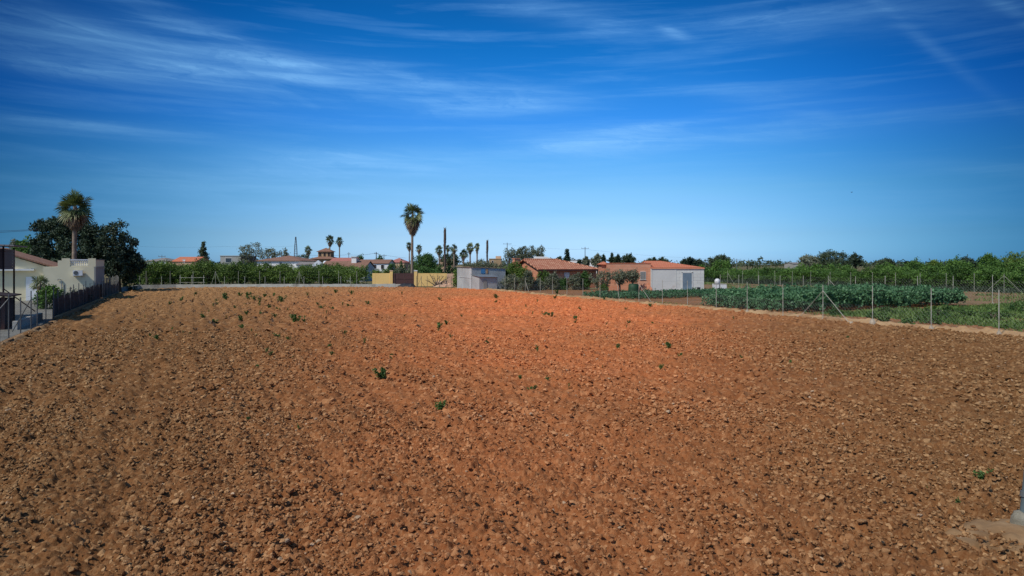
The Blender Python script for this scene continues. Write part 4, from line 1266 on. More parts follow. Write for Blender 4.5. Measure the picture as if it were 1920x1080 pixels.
# water tank and crate beside the block store
tk = empty('plastic_tank', (X(1345, 86), 86, 0), 0, 'round white plastic tank standing on the pale crates', 'tank')
MB().tube([(0, 0, .72), (0, 0, .8), (0, 0, 1.15), (0, 0, 1.3), (0, 0, 1.36)], [.26, .34, .34, .22, .10], 14).build('body', M['plasticwhite'], tk, smooth=True)
MB().tube([(0, 0, 1.36), (0, 0, 1.43)], .11, 10).build('lid', M['greypost'], tk)
for k, (pa, pb2, lab) in enumerate(((1338.5, 1348.5, 'pale grey crate under the white plastic tank'), (1351, 1362.5, 'pale greenish crate right of the white plastic tank'))):
    c_ = empty('plastic_crate', (X(pa, 85.7), 85.7, 0), 0, lab, 'crate')
    wd = X(pb2, 85.7) - X(pa, 85.7)
    cm = MB()
    cm.box(0, wd, 0, .05, .1, .7).box(0, wd, .7, .75, .1, .7).box(0, .05, .05, .7, .1, .7).box(wd - .05, wd, .05, .7, .1, .7).box(.05, wd - .05, .05, .7, .1, .15)
    cm.build('body', M['plasticwhite'], c_)
    MB().box(-.02, wd + .02, -.02, .0, .62, .70).box(.0, .1, 0, .75, 0, .1).box(wd - .1, wd, 0, .75, 0, .1).build('rim', M['concrete'], c_)
gd = empty('green_barrel', (*G(1188, 552), 0), 0, 'dark green barrel beside the leaning fence post', 'barrel')
MB().tube([(0, 0, 0), (0, 0, .08), (0, 0, .55), (0, 0, 1.0), (0, 0, 1.08)], [.5, .54, .57, .54, .46], 16).build('body', M['greenplastic'], gd, smooth=True)
MB().tube([(0, 0, 1.08), (0, 0, 1.12)], [.5, .47], 16).build('lid', M['greenplastic'], gd)

# loose clods spilled over the earth at the foot of the corner post
fx_, fy_ = G(1905, 1030)
mc = MB()
mc.add(*rocks(420, lambda g, n: (fx_ + .25 + g.normal(0, .55, n), fy_ + g.normal(0, .36, n)), lambda g, n, y: 0.008 + 0.028 * g.uniform(0, 1, n) ** 2.5, False, 91, tn, .2, .13))
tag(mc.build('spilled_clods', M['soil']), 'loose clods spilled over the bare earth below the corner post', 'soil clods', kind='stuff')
# corner post at the near right of the field
cp = empty('corner_post', (*G(1912, 1012), 0), 0, 'grey metal post set in a concrete footing at the near right corner', 'post')
MB().tube([(.02, 0, .1), (.13, 0, 1.2), (.24, 0, 2.3)], [.036, .034, .034], 12).build('tube', M['postpaint'], cp, smooth=True)
MB().tube([(.06, 0, .50), (.066, 0, .56)], .05, 12).tube([(.135, 0, 1.24), (.14, 0, 1.3)], .05, 12).build('clamp', M['greypost'], cp)
fo = MB()
fo.tube([(-.02, 0, -.1), (-.01, .01, .02), (.0, 0, .10), (.025, .015, .17), (.03, .0, .24), (.045, .015, .29), (.06, .01, .31)], [.14, .125, .128, .108, .112, .092, .05], 14)
fo.build('footing', M['mossy'], cp, smooth=True)
bx, by = G(1905, 1030)
mv = []
n = 60
for j in range(n):
    for i in range(n):
        a, b = -1 + 2 * i / (n - 1), -1 + 2 * j / (n - 1)
        x_, y_ = bx + .25 + a * 1.0, by + b * .62
        d2 = (a * a + b * b) * (1 + .9 * float(vnoise(np.array([x_]), np.array([y_]), .6, 91)[0]))
        nn = float(vnoise(np.array([x_]), np.array([y_]), .3, 90)[0]) + .6 * float(vnoise(np.array([x_]), np.array([y_]), .12, 92)[0])
        z = .055 + .11 * max(0, 1 - d2) ** .7 + .11 * nn + (.03 if d2 < .8 else -.12 * (d2 - .8) / .3)
        mv.append((x_, y_, z))
tag(MB().add(mv, [(j * n + i, j * n + i + 1, (j + 1) * n + i + 1, (j + 1) * n + i) for j in range(n - 1) for i in range(n - 1)]).build('earth_mound', M['mound'], smooth=True), kind='structure')

# ------------------------------------------------------------------ houses beyond the citrus trees
house('grey roofed house mostly hidden behind the big dark tree', 268, 312, 150, 9, 530, 490.5, 484, 'white', 'tilegrey', 'hip')
house('low red roofed house behind the left end of the citrus row', 322, 366, 150, 8, 530, 491, 482.5, 'pinkwall', 'tilered', 'gable', wins=((343, 347, 486.5, 492, 'whitepaint'),), left=False, right=False)
house('unpainted grey concrete house with one wide window', 413, 452, 150, 9, 530, 480.5, 478, 'greyhouse', 'greyhouse', 'flat', wins=((423, 434, 484, 492), ))
house('white house with a broad brown hip roof', 482, 562, 140, 14, 530, 489.5, 480, 'white', 'tilebrown', 'hip', wins=((497, 501, 492, 498), (524, 529, 492, 498)), ov=.3)
house('low grey roofed porch between the white houses', 556, 590, 135, 6, 530, 497, 492, 'bluewhite', 'tilegrey', 'gable', left=False, right=False, wins=((562, 572, 499, 505, 'darkglass'), (577, 587, 499, 505, 'darkglass')))
tw = empty('tower_house', (X(583, 190), 190, 0), 0, 'ochre tower house with pyramid roof rising behind the gabled white house', 'house')
wT = X(626, 190) - X(583, 190)
MB().box(0, wT, 0, 8, -.05, H(486, 190)).build('wall', M['tower'], tw)
q_ = MB(); slab_roof(q_, hip_quads(0, wT, 0, 8, H(486, 190), H(478.5, 192), .5), .1); q_.build('roof', M['tilebrown'], tw)
a0, a1 = X(592.5, 190) - X(583, 190), X(616.5, 190) - X(583, 190)
tb_ = MB().box(a0, a1, 2, 5.6, H(486, 190), H(472, 190)).build('tower', M['tower'], tw)
q_ = MB(); slab_roof(q_, hip_quads(a0, a1, 2, 5.6, H(472, 190), H(465, 192), .35), .1); q_.build('tower_roof', M['tilebrown'], tb_)
MB().box(a1 - 1.0, a1 - .6, 3.3, 3.7, H(470, 190), H(464, 190)).build('chimney', M['tower'], tb_)
for a in (594.5, 603, 611):
    window(tw, X(a, 190) - X(583, 190), X(a + 4, 190) - X(583, 190), 2, H(480, 190), H(474, 190), fm='tower', gm='darkglass')
house('pale red roof between the tower house and the white chimney', 618, 664, 170, 9, 530, 491, 484, 'white', 'tilepink', 'gable', left=False, right=False)
gh = house('white gabled house with a brown roof behind the citrus trees', 600, 684, 125, 9, 530, 502.5, 490.5, 'bluewhite', 'tilebrown', 'gable', left=False, right=False, ov=.14)
MB().poly_prism([(-.6, -.5, H(504, 125)), (-.6, 5, H(489, 125)), (-.6, 9.6, H(504, 125)), (-.6, 9.6, 0), (-.6, -.5, 0)], (.5, 0, 0)).build('gable_wall', M['bluewhite'], gh)
g2 = MB()
g2.poly_prism([(-2.0, -.62, 0), (1.7, -.62, 0), (1.7, -.62, H(503, 125)), (-.2, -.62, H(488, 125)), (-2.1, -.62, H(503, 125))], (0, .5, 0))
g2.build('front_gable', M['bluewhite'], gh, label='bluish white gable end')
ch_ = empty('house', (X(659, 128), 128, 0), 0, 'square white chimney stack block beside the long white house', 'house')
MB().box(0, X(668, 128) - X(659, 128), 0, 1.0, -.05, H(482.5, 128)).build('stack', M['white'], ch_)
MB().box(-.12, X(668, 128) - X(659, 128) + .12, -.12, 1.12, H(482.5, 128), H(481, 128)).build('cap', M['concrete'], ch_)
house('long white house with three dark windows and a brown roof', 670, 728, 140, 8, 530, 494.5, 487.5, 'white', 'tilebrown', 'gable', wins=((687.5, 692.5, 496.5, 503.5, 'darkglass'), (701, 705.5, 496.5, 504, 'darkglass'), (714.5, 720, 496.5, 504, 'darkglass')), left=False, right=False)
house('red hip roofed house right of the long white house', 728, 758, 165, 9, 530, 492.5, 484.5, 'pinkwall', 'tilepink', 'hip', wins=((735, 738, 494, 499),))
house('faint pink house between the palms and the bare trunk', 824, 852, 200, 8, 530, 489, 486, 'pinkwall', 'tilepink', 'gable', left=False, right=False)
tn_ = house('tan flat roofed house behind the metal shed', 917, 940, 170, 9, 530, 486, 484, 'tower', 'tower', 'flat', wins=((922, 925, 489, 493, 'darkglass'),))
MB().box(X(929, 170) - X(917, 170), X(939, 170) - X(917, 170), 2, 6, H(486, 170), H(480, 170)).build('roof_room', M['pinkwall'], tn_)
house('pale distant house among the trees right of the clay roof', 1104, 1120, 230, 8, 530, 490, 486.5, 'white', 'tilegrey', 'gable', left=False, right=False)
house('distant pale roof amid the trees right of centre', 1488, 1512, 260, 9, 530, 495, 492.5, 'greyhouse', 'tilegrey', 'gable', left=False, right=False)

# ------------------------------------------------------------------ palms
def gh_(py, z): return H(py, z)


palm('tall_fan_palm', 'tallest fan palm, single trunk rising behind the maroon gate', (X(772.5, 104), 104, 0), H(400, 104), 1.86, .18, 3.3, 36, 15, 11, lean=(.1, 0), nsk=90, low=-62, skirt_w=.72, droop=.55)
palm('fan_palm', 'thick fan palm with dead skirt before the big dark tree on the left', (X(139, 72), 72, 0), H(386, 72), 1.95, .21, 2.0, 36, 17, 12, lean=(.12, 0), nsk=60, low=-50, skirt_w=.62)
far_palms = [  # px, z, crown top py, crown bottom py, width px, label
    (618.5, 195, 441, 462, 17, 'taller left palm of the slim pair above the tower house'),
    (636.5, 195, 444, 463, 15, 'right palm of the slim pair beside the tower house'),
    (578, 178, 461, 482, 15, 'short bushy palm left of the tower house'),
    (767.5, 200, 453, 471, 14, 'slim palm partly hidden by the tall palm trunk'),
    (785.5, 180, 458, 477, 14, 'small round-headed palm just right of the tall palm'),
    (823.5, 150, 460, 481, 16, 'palm immediately left of the taller bare trunk'),
    (839.5, 170, 459, 474, 11, 'small slim palm immediately right of the taller bare trunk'),
    (851.5, 150, 457, 478, 15, 'round-headed palm right of the taller bare trunk'),
    (869, 140, 467, 488, 17, 'low shaggy palm behind the metal shed'),
    (881.5, 150, 456, 477, 16, 'palm in the middle behind the metal shed roof'),
    (894.5, 155, 455.5, 479, 13, 'palm with long brown skirt behind the metal shed')]
for k, (px_, z, t0, t1, wpx, lab) in enumerate(far_palms):
    wd = wpx / F * z / 2
    hh = H(t0, z)
    hl = hh - wd * .85
    palm('fan_palm', lab, (X(px_, z), z, 0), hl, wd * 1.15, .16, max(.8, (hl - H(t1, z)) * 1.0), 22, 9, 30 + k, group='distant fan palms', nsk=30, low=-45, skirt_w=.6)
for (px_, z, t0, r, lab) in ((834, 116, 427, .20, 'taller bare dead palm trunk standing right of the tall palm'), (913.5, 150, 450, .22, 'shorter bare dead palm trunk behind the metal shed')):
    t = empty('dead_palm', (X(px_, z), z, 0), 0, lab, 'dead palm')
    hh = H(t0, z)
    MB().tube([(0, 0, -.05), (.03, 0, hh * .35), (-.02, 0, hh * .62), (.03, 0, hh * .8), (.02, 0, hh * .96), (.03, 0, hh)], [r * .95, r * .82, r * .85, r * 1.12, r * 1.0, r * .45], 10).build('trunk', M['pole'], t)
    ts = MB()
    g = np.random.default_rng(5)
    for k in range(26):
        a, zz = g.uniform(0, 6.28), hh * g.uniform(.55, 1.0)
        ts.tube([(math.cos(a) * r * .8, math.sin(a) * r * .8, zz), (math.cos(a) * r * 1.5, math.sin(a) * r * 1.5, zz + .22)], [.04, .012], 4)
    ts.build('frond_stubs', M['pole'], t)

# ------------------------------------------------------------------ trees
def crown_px(px0, px1, py0, py1, z, n, depth=1.0, cx=None):
    """blob filling a pixel box at distance z (relative to the tree's own foot)"""
    w, h = (px1 - px0) / F * z / 2, (py1 - py0) / F * z / 2
    return (0 if cx is None else ((px0 + px1) / 2 - cx) / F * z, 0, H((py0 + py1) / 2, z), w, w * depth, h, n)


# the two big dark trees on the left
z = 78
c = 118
tree('dark_tree', 'broad dark tree behind the fan palm, left of its darker neighbour', 'tree', (X(c, z), z, 0),
     [crown_px(66, 130, 408, 505, z, 120, .8, c), crown_px(105, 178, 403, 510, z, 150, .8, c), crown_px(62, 110, 440, 510, z, 60, .8, c), crown_px(85, 150, 402, 450, z, 70, .8, c)], 'darkleaf', .24, 62, .5, (.3, 2.4), 101, limbs=7)
c = 222
tree('dark_tree', 'dark spreading tree right of the cream house, reaching the ground', 'tree', (X(c, z), z, 0),
     [crown_px(160, 250, 416, 500, z, 170, .8, c), crown_px(178, 262, 450, 528, z, 150, .8, c), crown_px(225, 270, 474, 515, z, 60, .8, c), crown_px(155, 205, 430, 510, z, 70, .8, c)], 'darkleaf', .24, 62, .5, (.28, 1.8), 102, limbs=7)
tree('green_tree', 'mid green tree peeping over the tiled wing of the cream house', 'tree', (X(48, 82), 82, 0), [crown_px(32, 66, 449, 490, 82, 90, .9, 48), crown_px(20, 50, 462, 500, 82, 60, .9, 48)], 'ficus', .26, 30, .45, (.16, 2), 103)
tree('conifer', 'faint thin conifer above the raised hut roof', 'tree', (X(24, 210), 210, 0), [crown_px(18, 31, 447, 470, 210, 40, 1, 24)], 'greyleaf', .4, 16, .6, (.15, 4), 104)
shrub('green_shrub', 'dim low bushes under the dark tree at the field end of the left fence', 'shrub', (X(246, 82), 82, 0), [crown_px(232, 262, 516, 545, 82, 60, .7, 246)], 'ficus', .18, 24, .35, 105)

# plants in the yard behind the left fence
yx, yz = UV(-7.9, 52.0)
palm('young_palm', 'small young palm with a thin stem against the pale door', (X(76, 50), 50, 0), 1.95, .72, .05, .2, 16, 12, 77, nsk=8, low=-25)
shrub('yucca_bush', 'pale green leafy bush at the foot of the young palm', 'shrub', (X(86, 48.5), 48.5, 0), [crown_px(68, 104, 540, 582, 48.5, 70, .8, 86), crown_px(84, 118, 536, 560, 48.5, 35, .8, 86)], 'orchard', .16, 24, .3, 78)
shrub('dark_shrub', 'dark overgrown shrub behind the brown fence screen', 'shrub', (X(140, 52), 52, 0), [crown_px(104, 150, 545, 585, 52, 60, .6, 140), crown_px(140, 172, 545, 578, 52, 50, .6, 140)], 'darkleaf', .16, 24, .3, 79)

# citrus row behind the far wall
proto = []
for k in range(4):
    t = tree('citrus_tree', 'bushy dark green citrus tree in the rows behind the low far wall', 'tree', (0, 0, 0), [(0, 0, 1.65, 1.75, 1.6, 1.40, 62), (.5, -.2, 2.3, 1.2, 1.2, .95, 26), (-.7, .2, 1.3, 1.15, 1.2, 1.0, 26)], 'citrus', .19, 30, .40, (.11, .8), 200 + k, group='citrus trees behind the low far wall')
    proto.append(t)
g = np.random.default_rng(9)
spots = []
for row, dz_ in enumerate((8.5, 13.0, 18)):
    for px_ in np.arange(272 - row * 8, 690 - row * 22, 31):
        spots.append((px_ + g.uniform(-6, 6), dz_ + g.uniform(-.7, .7), .86 + g.uniform(0, .24)))
for i, (px_, dz_, s_) in enumerate(spots):
    o = proto[i] if i < 4 else copy_tree(proto[i % 4])
    p = behind(px_, dz_)
    o.location = (p[0], p[1], 0)
    o.rotation_euler.z = g.uniform(0, 6.28)
    sc_ = s_ * (1.08 if px_ < 480 else .94)
    o.scale = (s_, s_, sc_)

# trees among the far houses
tree('conifer', 'narrow tiered conifer above the red roofed house', 'tree', (X(381, 158), 158, 0), [crown_px(375, 387, 464, 476, 158, 30, 1, 381), crown_px(372, 391, 474, 494, 158, 50, 1, 381), crown_px(379, 383, 454, 466, 158, 12, 1, 381)], 'pine', .35, 20, .45, (.16, 3), 301)
tree('grey_tree', 'pale grey-green half-bare spring tree left of the hip roof', 'tree', (X(472, 150), 150, 0), [crown_px(450, 494, 456, 484, 150, 90, .9, 472), crown_px(448, 470, 470, 495, 150, 40, .9, 472)], 'greyleaf', .30, 13, .55, (.2, 2.5), 302, limbs=14)
tree('grey_tree', 'low grey-green tree just left of the brown hip roof ridge', 'tree', (X(506, 165), 165, 0), [crown_px(490, 522, 464, 494, 165, 70, .9, 506)], 'greyleaf', .32, 18, .55, (.18, 2.5), 303, limbs=8)
tree('grey_tree', 'greyish tree above the right slope of the brown hip roof', 'tree', (X(529, 170), 170, 0), [crown_px(514, 544, 467, 494, 170, 60, .9, 529)], 'olive', .32, 18, .55, (.18, 2.5), 304, limbs=8)
tree('grey_tree', 'dark hedge-like tree under the short bushy palm', 'tree', (X(566, 172), 172, 0), [crown_px(548, 586, 478, 500, 172, 60, .9, 566)], 'pine', .32, 22, .5, (.18, 2), 305)
tree('round_tree', 'small dark tree behind the long white house, left', 'tree', (X(674, 190), 190, 0), [crown_px(667, 682, 479, 496, 190, 40, .9, 674)], 'ficus', .35, 20, .5, (.16, 2), 306)
tree('round_tree', 'small dark tree behind the long white house, near the pole', 'tree', (X(712, 190), 190, 0), [crown_px(705, 720, 480, 496, 190, 40, .9, 712)], 'ficus', .35, 20, .5, (.16, 2), 307)
tree('round_tree', 'large rounded glossy green tree behind the yellow wall', 'tree', (X(799, 122), 122, 0), [crown_px(776, 822, 477, 515, 122, 120, .9, 799), crown_px(786, 812, 476, 495, 122, 40, .9, 799)], 'ficus', .26, 36, .5, (.2, 1.5), 308)
shrub('hedge', 'dark clipped hedge under the red hip roof', 'hedge', (X(742, 130), 130, 0), [crown_px(727, 745, 493, 520, 130, 50, .6, 742), crown_px(742, 760, 492, 520, 130, 50, .6, 742)], 'ficus', .24, 26, .4, 309)
shrub('oleander_bush', 'pale greyish bush spilling over the maroon gate', 'shrub', (X(757, 108), 108, 0), [crown_px(738, 762, 503, 522, 108, 46, .7, 757), crown_px(755, 778, 500, 522, 108, 46, .7, 757)], 'olive', .2, 24, .35, 310)
shrub('hedge', 'green hedge behind the plain yellow wall left of the gate', 'hedge', (X(712, 108), 108, 0), [crown_px(694, 715, 504, 525, 108, 46, .7, 712), crown_px(712, 732, 503, 525, 108, 46, .7, 712)], 'citrus', .2, 26, .35, 311)
shrub('hedge', 'long overgrown hedge behind the faded yellow wall', 'hedge', (X(820, 110), 110, 0), [crown_px(784, 812, 499, 524, 110, 60, .6, 820), crown_px(806, 836, 499, 524, 110, 60, .6, 820), crown_px(830, 860, 500, 524, 110, 60, .6, 820)], 'ficus', .2, 26, .4, 312)
shrub('green_shrub', 'narrow dark shrub squeezed against the left side of the metal shed', 'shrub', (X(857, 92), 92, 0), [crown_px(850, 863, 503, 540, 92, 50, .9, 857)], 'citrus', .18, 26, .3, 313)
tree('dark_tree', 'dark broad tree behind the palms right of the bare trunk', 'tree', (X(842, 158), 158, 0), [crown_px(826, 845, 476, 500, 158, 50, .9, 842), crown_px(838, 860, 474, 500, 158, 60, .9, 842)], 'pine', .3, 26, .5, (.2, 1.5), 314)
shrub('dry_scrub', 'greyish scrub above the metal shed roof', 'shrub', (X(890, 125), 125, 0), [crown_px(868, 895, 490, 512, 125, 60, .7, 890), crown_px(888, 920, 488, 512, 125, 70, .7, 890), crown_px(912, 945, 492, 512, 125, 60, .7, 890)], 'olive', .22, 24, .45, 315)
for k, (a, b, c_, d, lab) in enumerate(((944, 966, 464, 492, 'leftmost thin crown of the grey-green tall trees behind the brick house'), (961, 982, 467, 494, 'lower second crown of the grey-green tall trees'),
                                       (972, 990, 462, 494, 'third rounded crown of the grey-green tall trees'), (983, 1006, 461, 494, 'widest crown of the grey-green tall trees'), (1000, 1023, 463, 492, 'rightmost crown of the grey-green tall trees above the white gable'))):
    m_ = (a + b) / 2
    tree('eucalyptus_tree', lab, 'tree', (X(m_, 190), 190 + (k % 2) * 4, 0), [crown_px(a, b, c_, d - 8, 190, 44 if k else 34, .9, m_), crown_px(a + 3, b - 3, c_ + 10, d + 4, 190, 26, .9, m_)], 'olive', .38, 18 if k else 13, .6, (.22, 4), 320 + k, limbs=6)
tree('cypress_tree', 'tall pointed dark cypress above the clay tile roof', 'tree', (X(1063, 175), 175, 0), [crown_px(1057.5, 1069, 476, 500, 175, 60, 1, 1063), crown_px(1060, 1066.5, 468, 482, 175, 26, 1, 1063)], 'cypress', .3, 24, .32, (.15, 1.5), 330, limbs=2)
cyp = [(1086.5, 485, 496, 4, 'tiny cypress right of the clay roof ridge'), (1132.5, 476.5, 492, 3.5, 'slender cypress left of the dark pines'), (1147, 474.5, 492, 3.5, 'slender cypress at the left end of the dark pines'),
       (1159, 476, 490, 3, 'slender cypress in the middle of the dark pines'), (1227, 482, 494, 3, 'tiny dark cypress poking over the red tiled roof')]
for k, (p, t0, t1, w_, lab) in enumerate(cyp):
    tree('cypress_tree', lab, 'tree', (X(p, 200), 200, 0), [crown_px(p - w_, p + w_, t0 + 4, t1, 200, 30, 1, p), crown_px(p - w_ * .5, p + w_ * .5, t0, t0 + 8, 200, 10, 1, p)], 'cypress', .34, 18, .3, (.12, 1.2), 340 + k, limbs=2)
mid = [(1040, 1058, 483, 498, 'pine', 'low round tree between the white gable and the cypress'), (1026, 1042, 486, 498, 'pine', 'small distant tree right of the white gable'), (1092, 1106, 482, 503, 'greyleaf', 'greyish tree behind the right end of the clay roof'),
       (1108, 1132, 477, 503, 'olive', 'olive-green rounded tree left of the terracotta building'), (1143, 1170, 481, 497, 'pine', 'dark broad pine behind the terracotta building, left'), (1166, 1192, 475, 497, 'pine', 'dark taller pine behind the terracotta building, right'),
       (1206, 1232, 486, 498, 'pine', 'dark low tree at the joint of the red roofs'), (1228, 1258, 485, 498, 'pine', 'dark low tree over the red tiled roof'), (1278, 1306, 484, 500, 'darkleaf', 'dark tree behind the sloping end of the red roof'), (1298, 1322, 488, 502, 'darkleaf', 'dark lower tree at the eave of the red roof'),
       (1330, 1371, 477.5, 501, 'pine', 'rounded dark umbrella-shaped tree right of the block store'), (1497, 1536, 478, 500, 'greyleaf', 'grey bare-looking tree left of the big hazy tree'), (1528, 1592, 468.5, 502, 'pine', 'biggest dark spreading tree on the right skyline'),
       (1590, 1616, 476, 500, 'darkleaf', 'purplish dark tree right of the biggest skyline tree'), (1644, 1678, 486.5, 497, 'pine', 'flat umbrella pine on the right skyline'), (1696, 1706, 491, 500, 'cypress', 'small cone-shaped tree on the right skyline, first of two'), (1709, 1726, 490, 500, 'pine', 'small dark cone-shaped tree on the right skyline, second of two'),
       (1741, 1763, 489.5, 504, 'citrus', 'small pointed green tree on the right skyline'), (1774, 1806, 490, 503, 'darkleaf', 'low dark tree behind the right orchard'), (1796, 1830, 482, 506, 'darkleaf', 'purplish bushy tree behind the right orchard'), (1836, 1872, 475, 512, 'orchard', 'leafy taller green tree near the right edge'), (1876, 1935, 472, 514, 'citrus', 'loose leafy tree at the right edge of the view'),
       (1930, 1990, 474, 514, 'citrus', 'leafy tree just beyond the right edge')]
for k, (a, b, c_, d, lm_, lab) in enumerate(mid):
    m_ = (a + b) / 2
    zz = 210 if b < 1330 else (175 if b < 1640 else (260 if b < 1745 else (125 if b < 1832 else 92)))
    if a == 1330: zz = 150
    bl_ = [crown_px(a, b, c_ + 2, d, zz, 44, .9, m_), crown_px(a + (b - a) * .2, b - (b - a) * .25, c_, d - 4, zz, 30, .9, m_)]
    if b - a > 30:
        bl_ += [crown_px(a, a + (b - a) * .45, c_ + 6, d + 3, zz, 30, .9, m_), crown_px(b - (b - a) * .45, b, c_ + 5, d + 3, zz, 30, .9, m_)]
    tree('skyline_tree', lab, 'tree', (X(m_, zz), zz, 0), bl_, lm_, .0021 * zz, 34, (b - a) / F * zz * .09 + .12, (.16, 2), 350 + k, limbs=5)

# orchard on the right
proto = []
for k in range(5):
    t = tree('orchard_tree', 'leafy green orchard tree in the rows behind the farthest fence', 'tree', (0, 0, 0), [(0, 0, 2.0, 1.9, 1.8, 1.35, 60), (.6, .1, 2.7, 1.2, 1.2, .9, 28), (-.8, -.3, 1.6, 1.3, 1.3, 1.1, 30), (0, 0, .9, 1.7, 1.6, .7, 26)], 'orchard', .21, 28, .45, (.12, 1.0), 400 + k, group='orchard trees behind the farthest fence')
    proto.append(t)
g = np.random.default_rng(19)
spots = []
for row in range(4):
    for v in np.arange(36, 126, 3.0):
        u = 84.5 + row * 4.2 + g.uniform(-.6, .6)
        spots.append((u, v + g.uniform(-.6, .6), .9 + g.uniform(-.12, .22)))
used = 0
for (u, v, s_) in spots:
    x_, y_ = UV(u, v)
    if x_ / y_ > .86 or x_ / y_ < .278: continue
    o = proto[used] if used < 5 else copy_tree(proto[used % 5])
    used += 1
    o.location = (x_, y_, 0)
    o.rotation_euler.z = g.uniform(0, 6.28)
    f_ = 1.02 if y_ > 85 else 1.0
    o.scale = (s_ * 1.05, s_ * 1.05, s_ * g.choice((.86, 1.0, 1.0, 1.08, 1.30 if x_ / y_ < .60 else 1.05)) * ((.66 if x_ / y_ < .60 else .90) + .17 * math.sin(u * 3.1 + v * .41) * math.sin(v * .17)))

# shrubs and olives around the brick house
mids = [(946, 982, 491, 526, 90.3, 'citrus', 'leafy bush rising beside the brick chimney at the left gable'), (1030, 1064, 520, 546, 86.5, 'olive', 'low grey bush under the eave left of the white window'), (996, 1022, 524, 548, 83, 'olive', 'low olive bush between the silvery olive and the leafy shrub'), (930, 962, 500, 540, 88, 'citrus', 'bright green climber right of the metal shed'), (918, 950, 503, 532, 91, 'ficus', 'green creeper hanging over the end of the metal shed'), (955, 1000, 500, 538, 89.5, 'citrus', 'dark green shrub below the brick chimney'),
        (940, 975, 515, 545, 84, 'olive', 'grey olive shrub right of the metal annex'), (972, 1004, 508, 547, 82, 'olive', 'silvery olive bush with a dark foot by the field corner'), (1003, 1034, 507, 540, 86, 'citrus', 'dense leafy shrub in front of the clay roof eave'),
        (1020, 1052, 512, 545, 84, 'olive', 'thin grey olive shrub left of the white window'), (1044, 1066, 523, 547, 84, 'ficus', 'dark green rounded bush below the white window'), (1066, 1092, 512, 546, 84, 'olive', 'brownish olive shrub right of the white window'),
        (1084, 1108, 508, 547, 84.5, 'ficus', 'dark column-like shrub at the corner of the brick house')]
for k, (a, b, c_, d, zz, lm_, lab) in enumerate(mids):
    m_ = (a + b) / 2
    shrub('garden_shrub', lab, 'shrub', (X(m_, zz), zz, 0), [crown_px(a, b, c_ + (d - c_) * .18, d, zz, 110, .8, m_), crown_px(a + (b - a) * .2, b - (b - a) * .1, c_, d - (d - c_) * .4, zz, 60, .8, m_)], lm_, .15, 26, .26, 500 + k)
for k, (a, b, c_, d, zz, lab) in enumerate(((1108, 1150, 506, 546, 78.5, 'silver-green olive tree between the brick houses'), (1148, 1176, 507, 538, 80, 'open olive tree left of the green barrel'), (1172, 1200, 507, 534, 80.5, 'olive tree leaning over the green barrel'))):
    m_ = (a + b) / 2
    tree('olive_tree', lab, 'tree', (X(m_, zz), zz, 0), [crown_px(a, b, c_, d - 10, zz, 60, .8, m_), crown_px(a + 4, b - 3, c_ + 6, d - 4, zz, 34, .8, m_)], 'olive', .16, 24, .3, (.11, .9), 520 + k, limbs=7)
shrub('dry_bush', 'small yellowish bush under the silver-green olive tree', 'shrub', (X(1133, 77.5), 77.5, 0), [crown_px(1125, 1141, 533, 545, 77.5, 36, .8, 1133)], 'grass', .13, 22, .2, 530)
# bare fig in front of the faded yellow wall
bt = empty('bare_tree', (X(818, 95.5), 95.5, 0), 0, 'low leafless tree spreading bare branches before the faded yellow wall', 'tree')
tb_ = MB()
g = np.random.default_rng(3)
for (ax, az_, L) in ((-1.5, .9, 1), (-.9, 1.6, 1), (.3, 1.5, 1), (1.1, 1.45, 1), (1.9, 1.3, 1), (-.3, 1.2, 1), (1.5, .8, 1)):
    e = Vector((ax, g.uniform(-.6, .6), az_ + .1))
    m_ = e * .5 + Vector((0, 0, .12))
    tb_.tube([(0, 0, .1), m_, e], [.075, .05, .02], 6)
    for k in range(4):
        s = m_.lerp(e, g.uniform(.1, .9))
        q = s + Vector((g.uniform(-.5, .6), g.uniform(-.3, .3), g.uniform(.1, .6)))
        tb_.tube([s, q], [.028, .01], 4)
tb_.build('branches', M['bark'], bt)
MB().tube([(0, 0, -.05), (.02, 0, .2)], [.13, .09], 8).build('trunk', M['bark'], bt)
wf = [(X(p, 94.6), 94.6) for p in (781, 790, 801, 812, 824, 838, 846)]
wire_fence('thin leaning wire fence before the faded yellow wall', wf, 1.55, .028, 'greypost', (.5, 1.0, 1.45), struts=((1, -.6, .1, .9), (1, .5, .1, .5)))

# far-off skyline growth
fb2 = MB()
g = np.random.default_rng(44)
C_, T_ = [], []
for k in range(900):
    a = g.uniform(-.95, .95)
    zz = g.uniform(270, 460)
    C_.append((a * zz, zz, g.uniform(.3, 1.0) ** .7 * (3.0 + 2.6 * g.beta(1.2, 3) * (1 + .5 * math.sin(a * 23) * math.sin(a * 7))) + .3))
    T_.append(g.uniform(.1, .9))
leaves(fb2, g, C_, 2.3, 30, 1.0, np.array(T_), flat=.55)
tag(fb2.build('distant_trees', M['pine']), 'low distant line of trees along the horizon', 'tree line', kind='stuff')

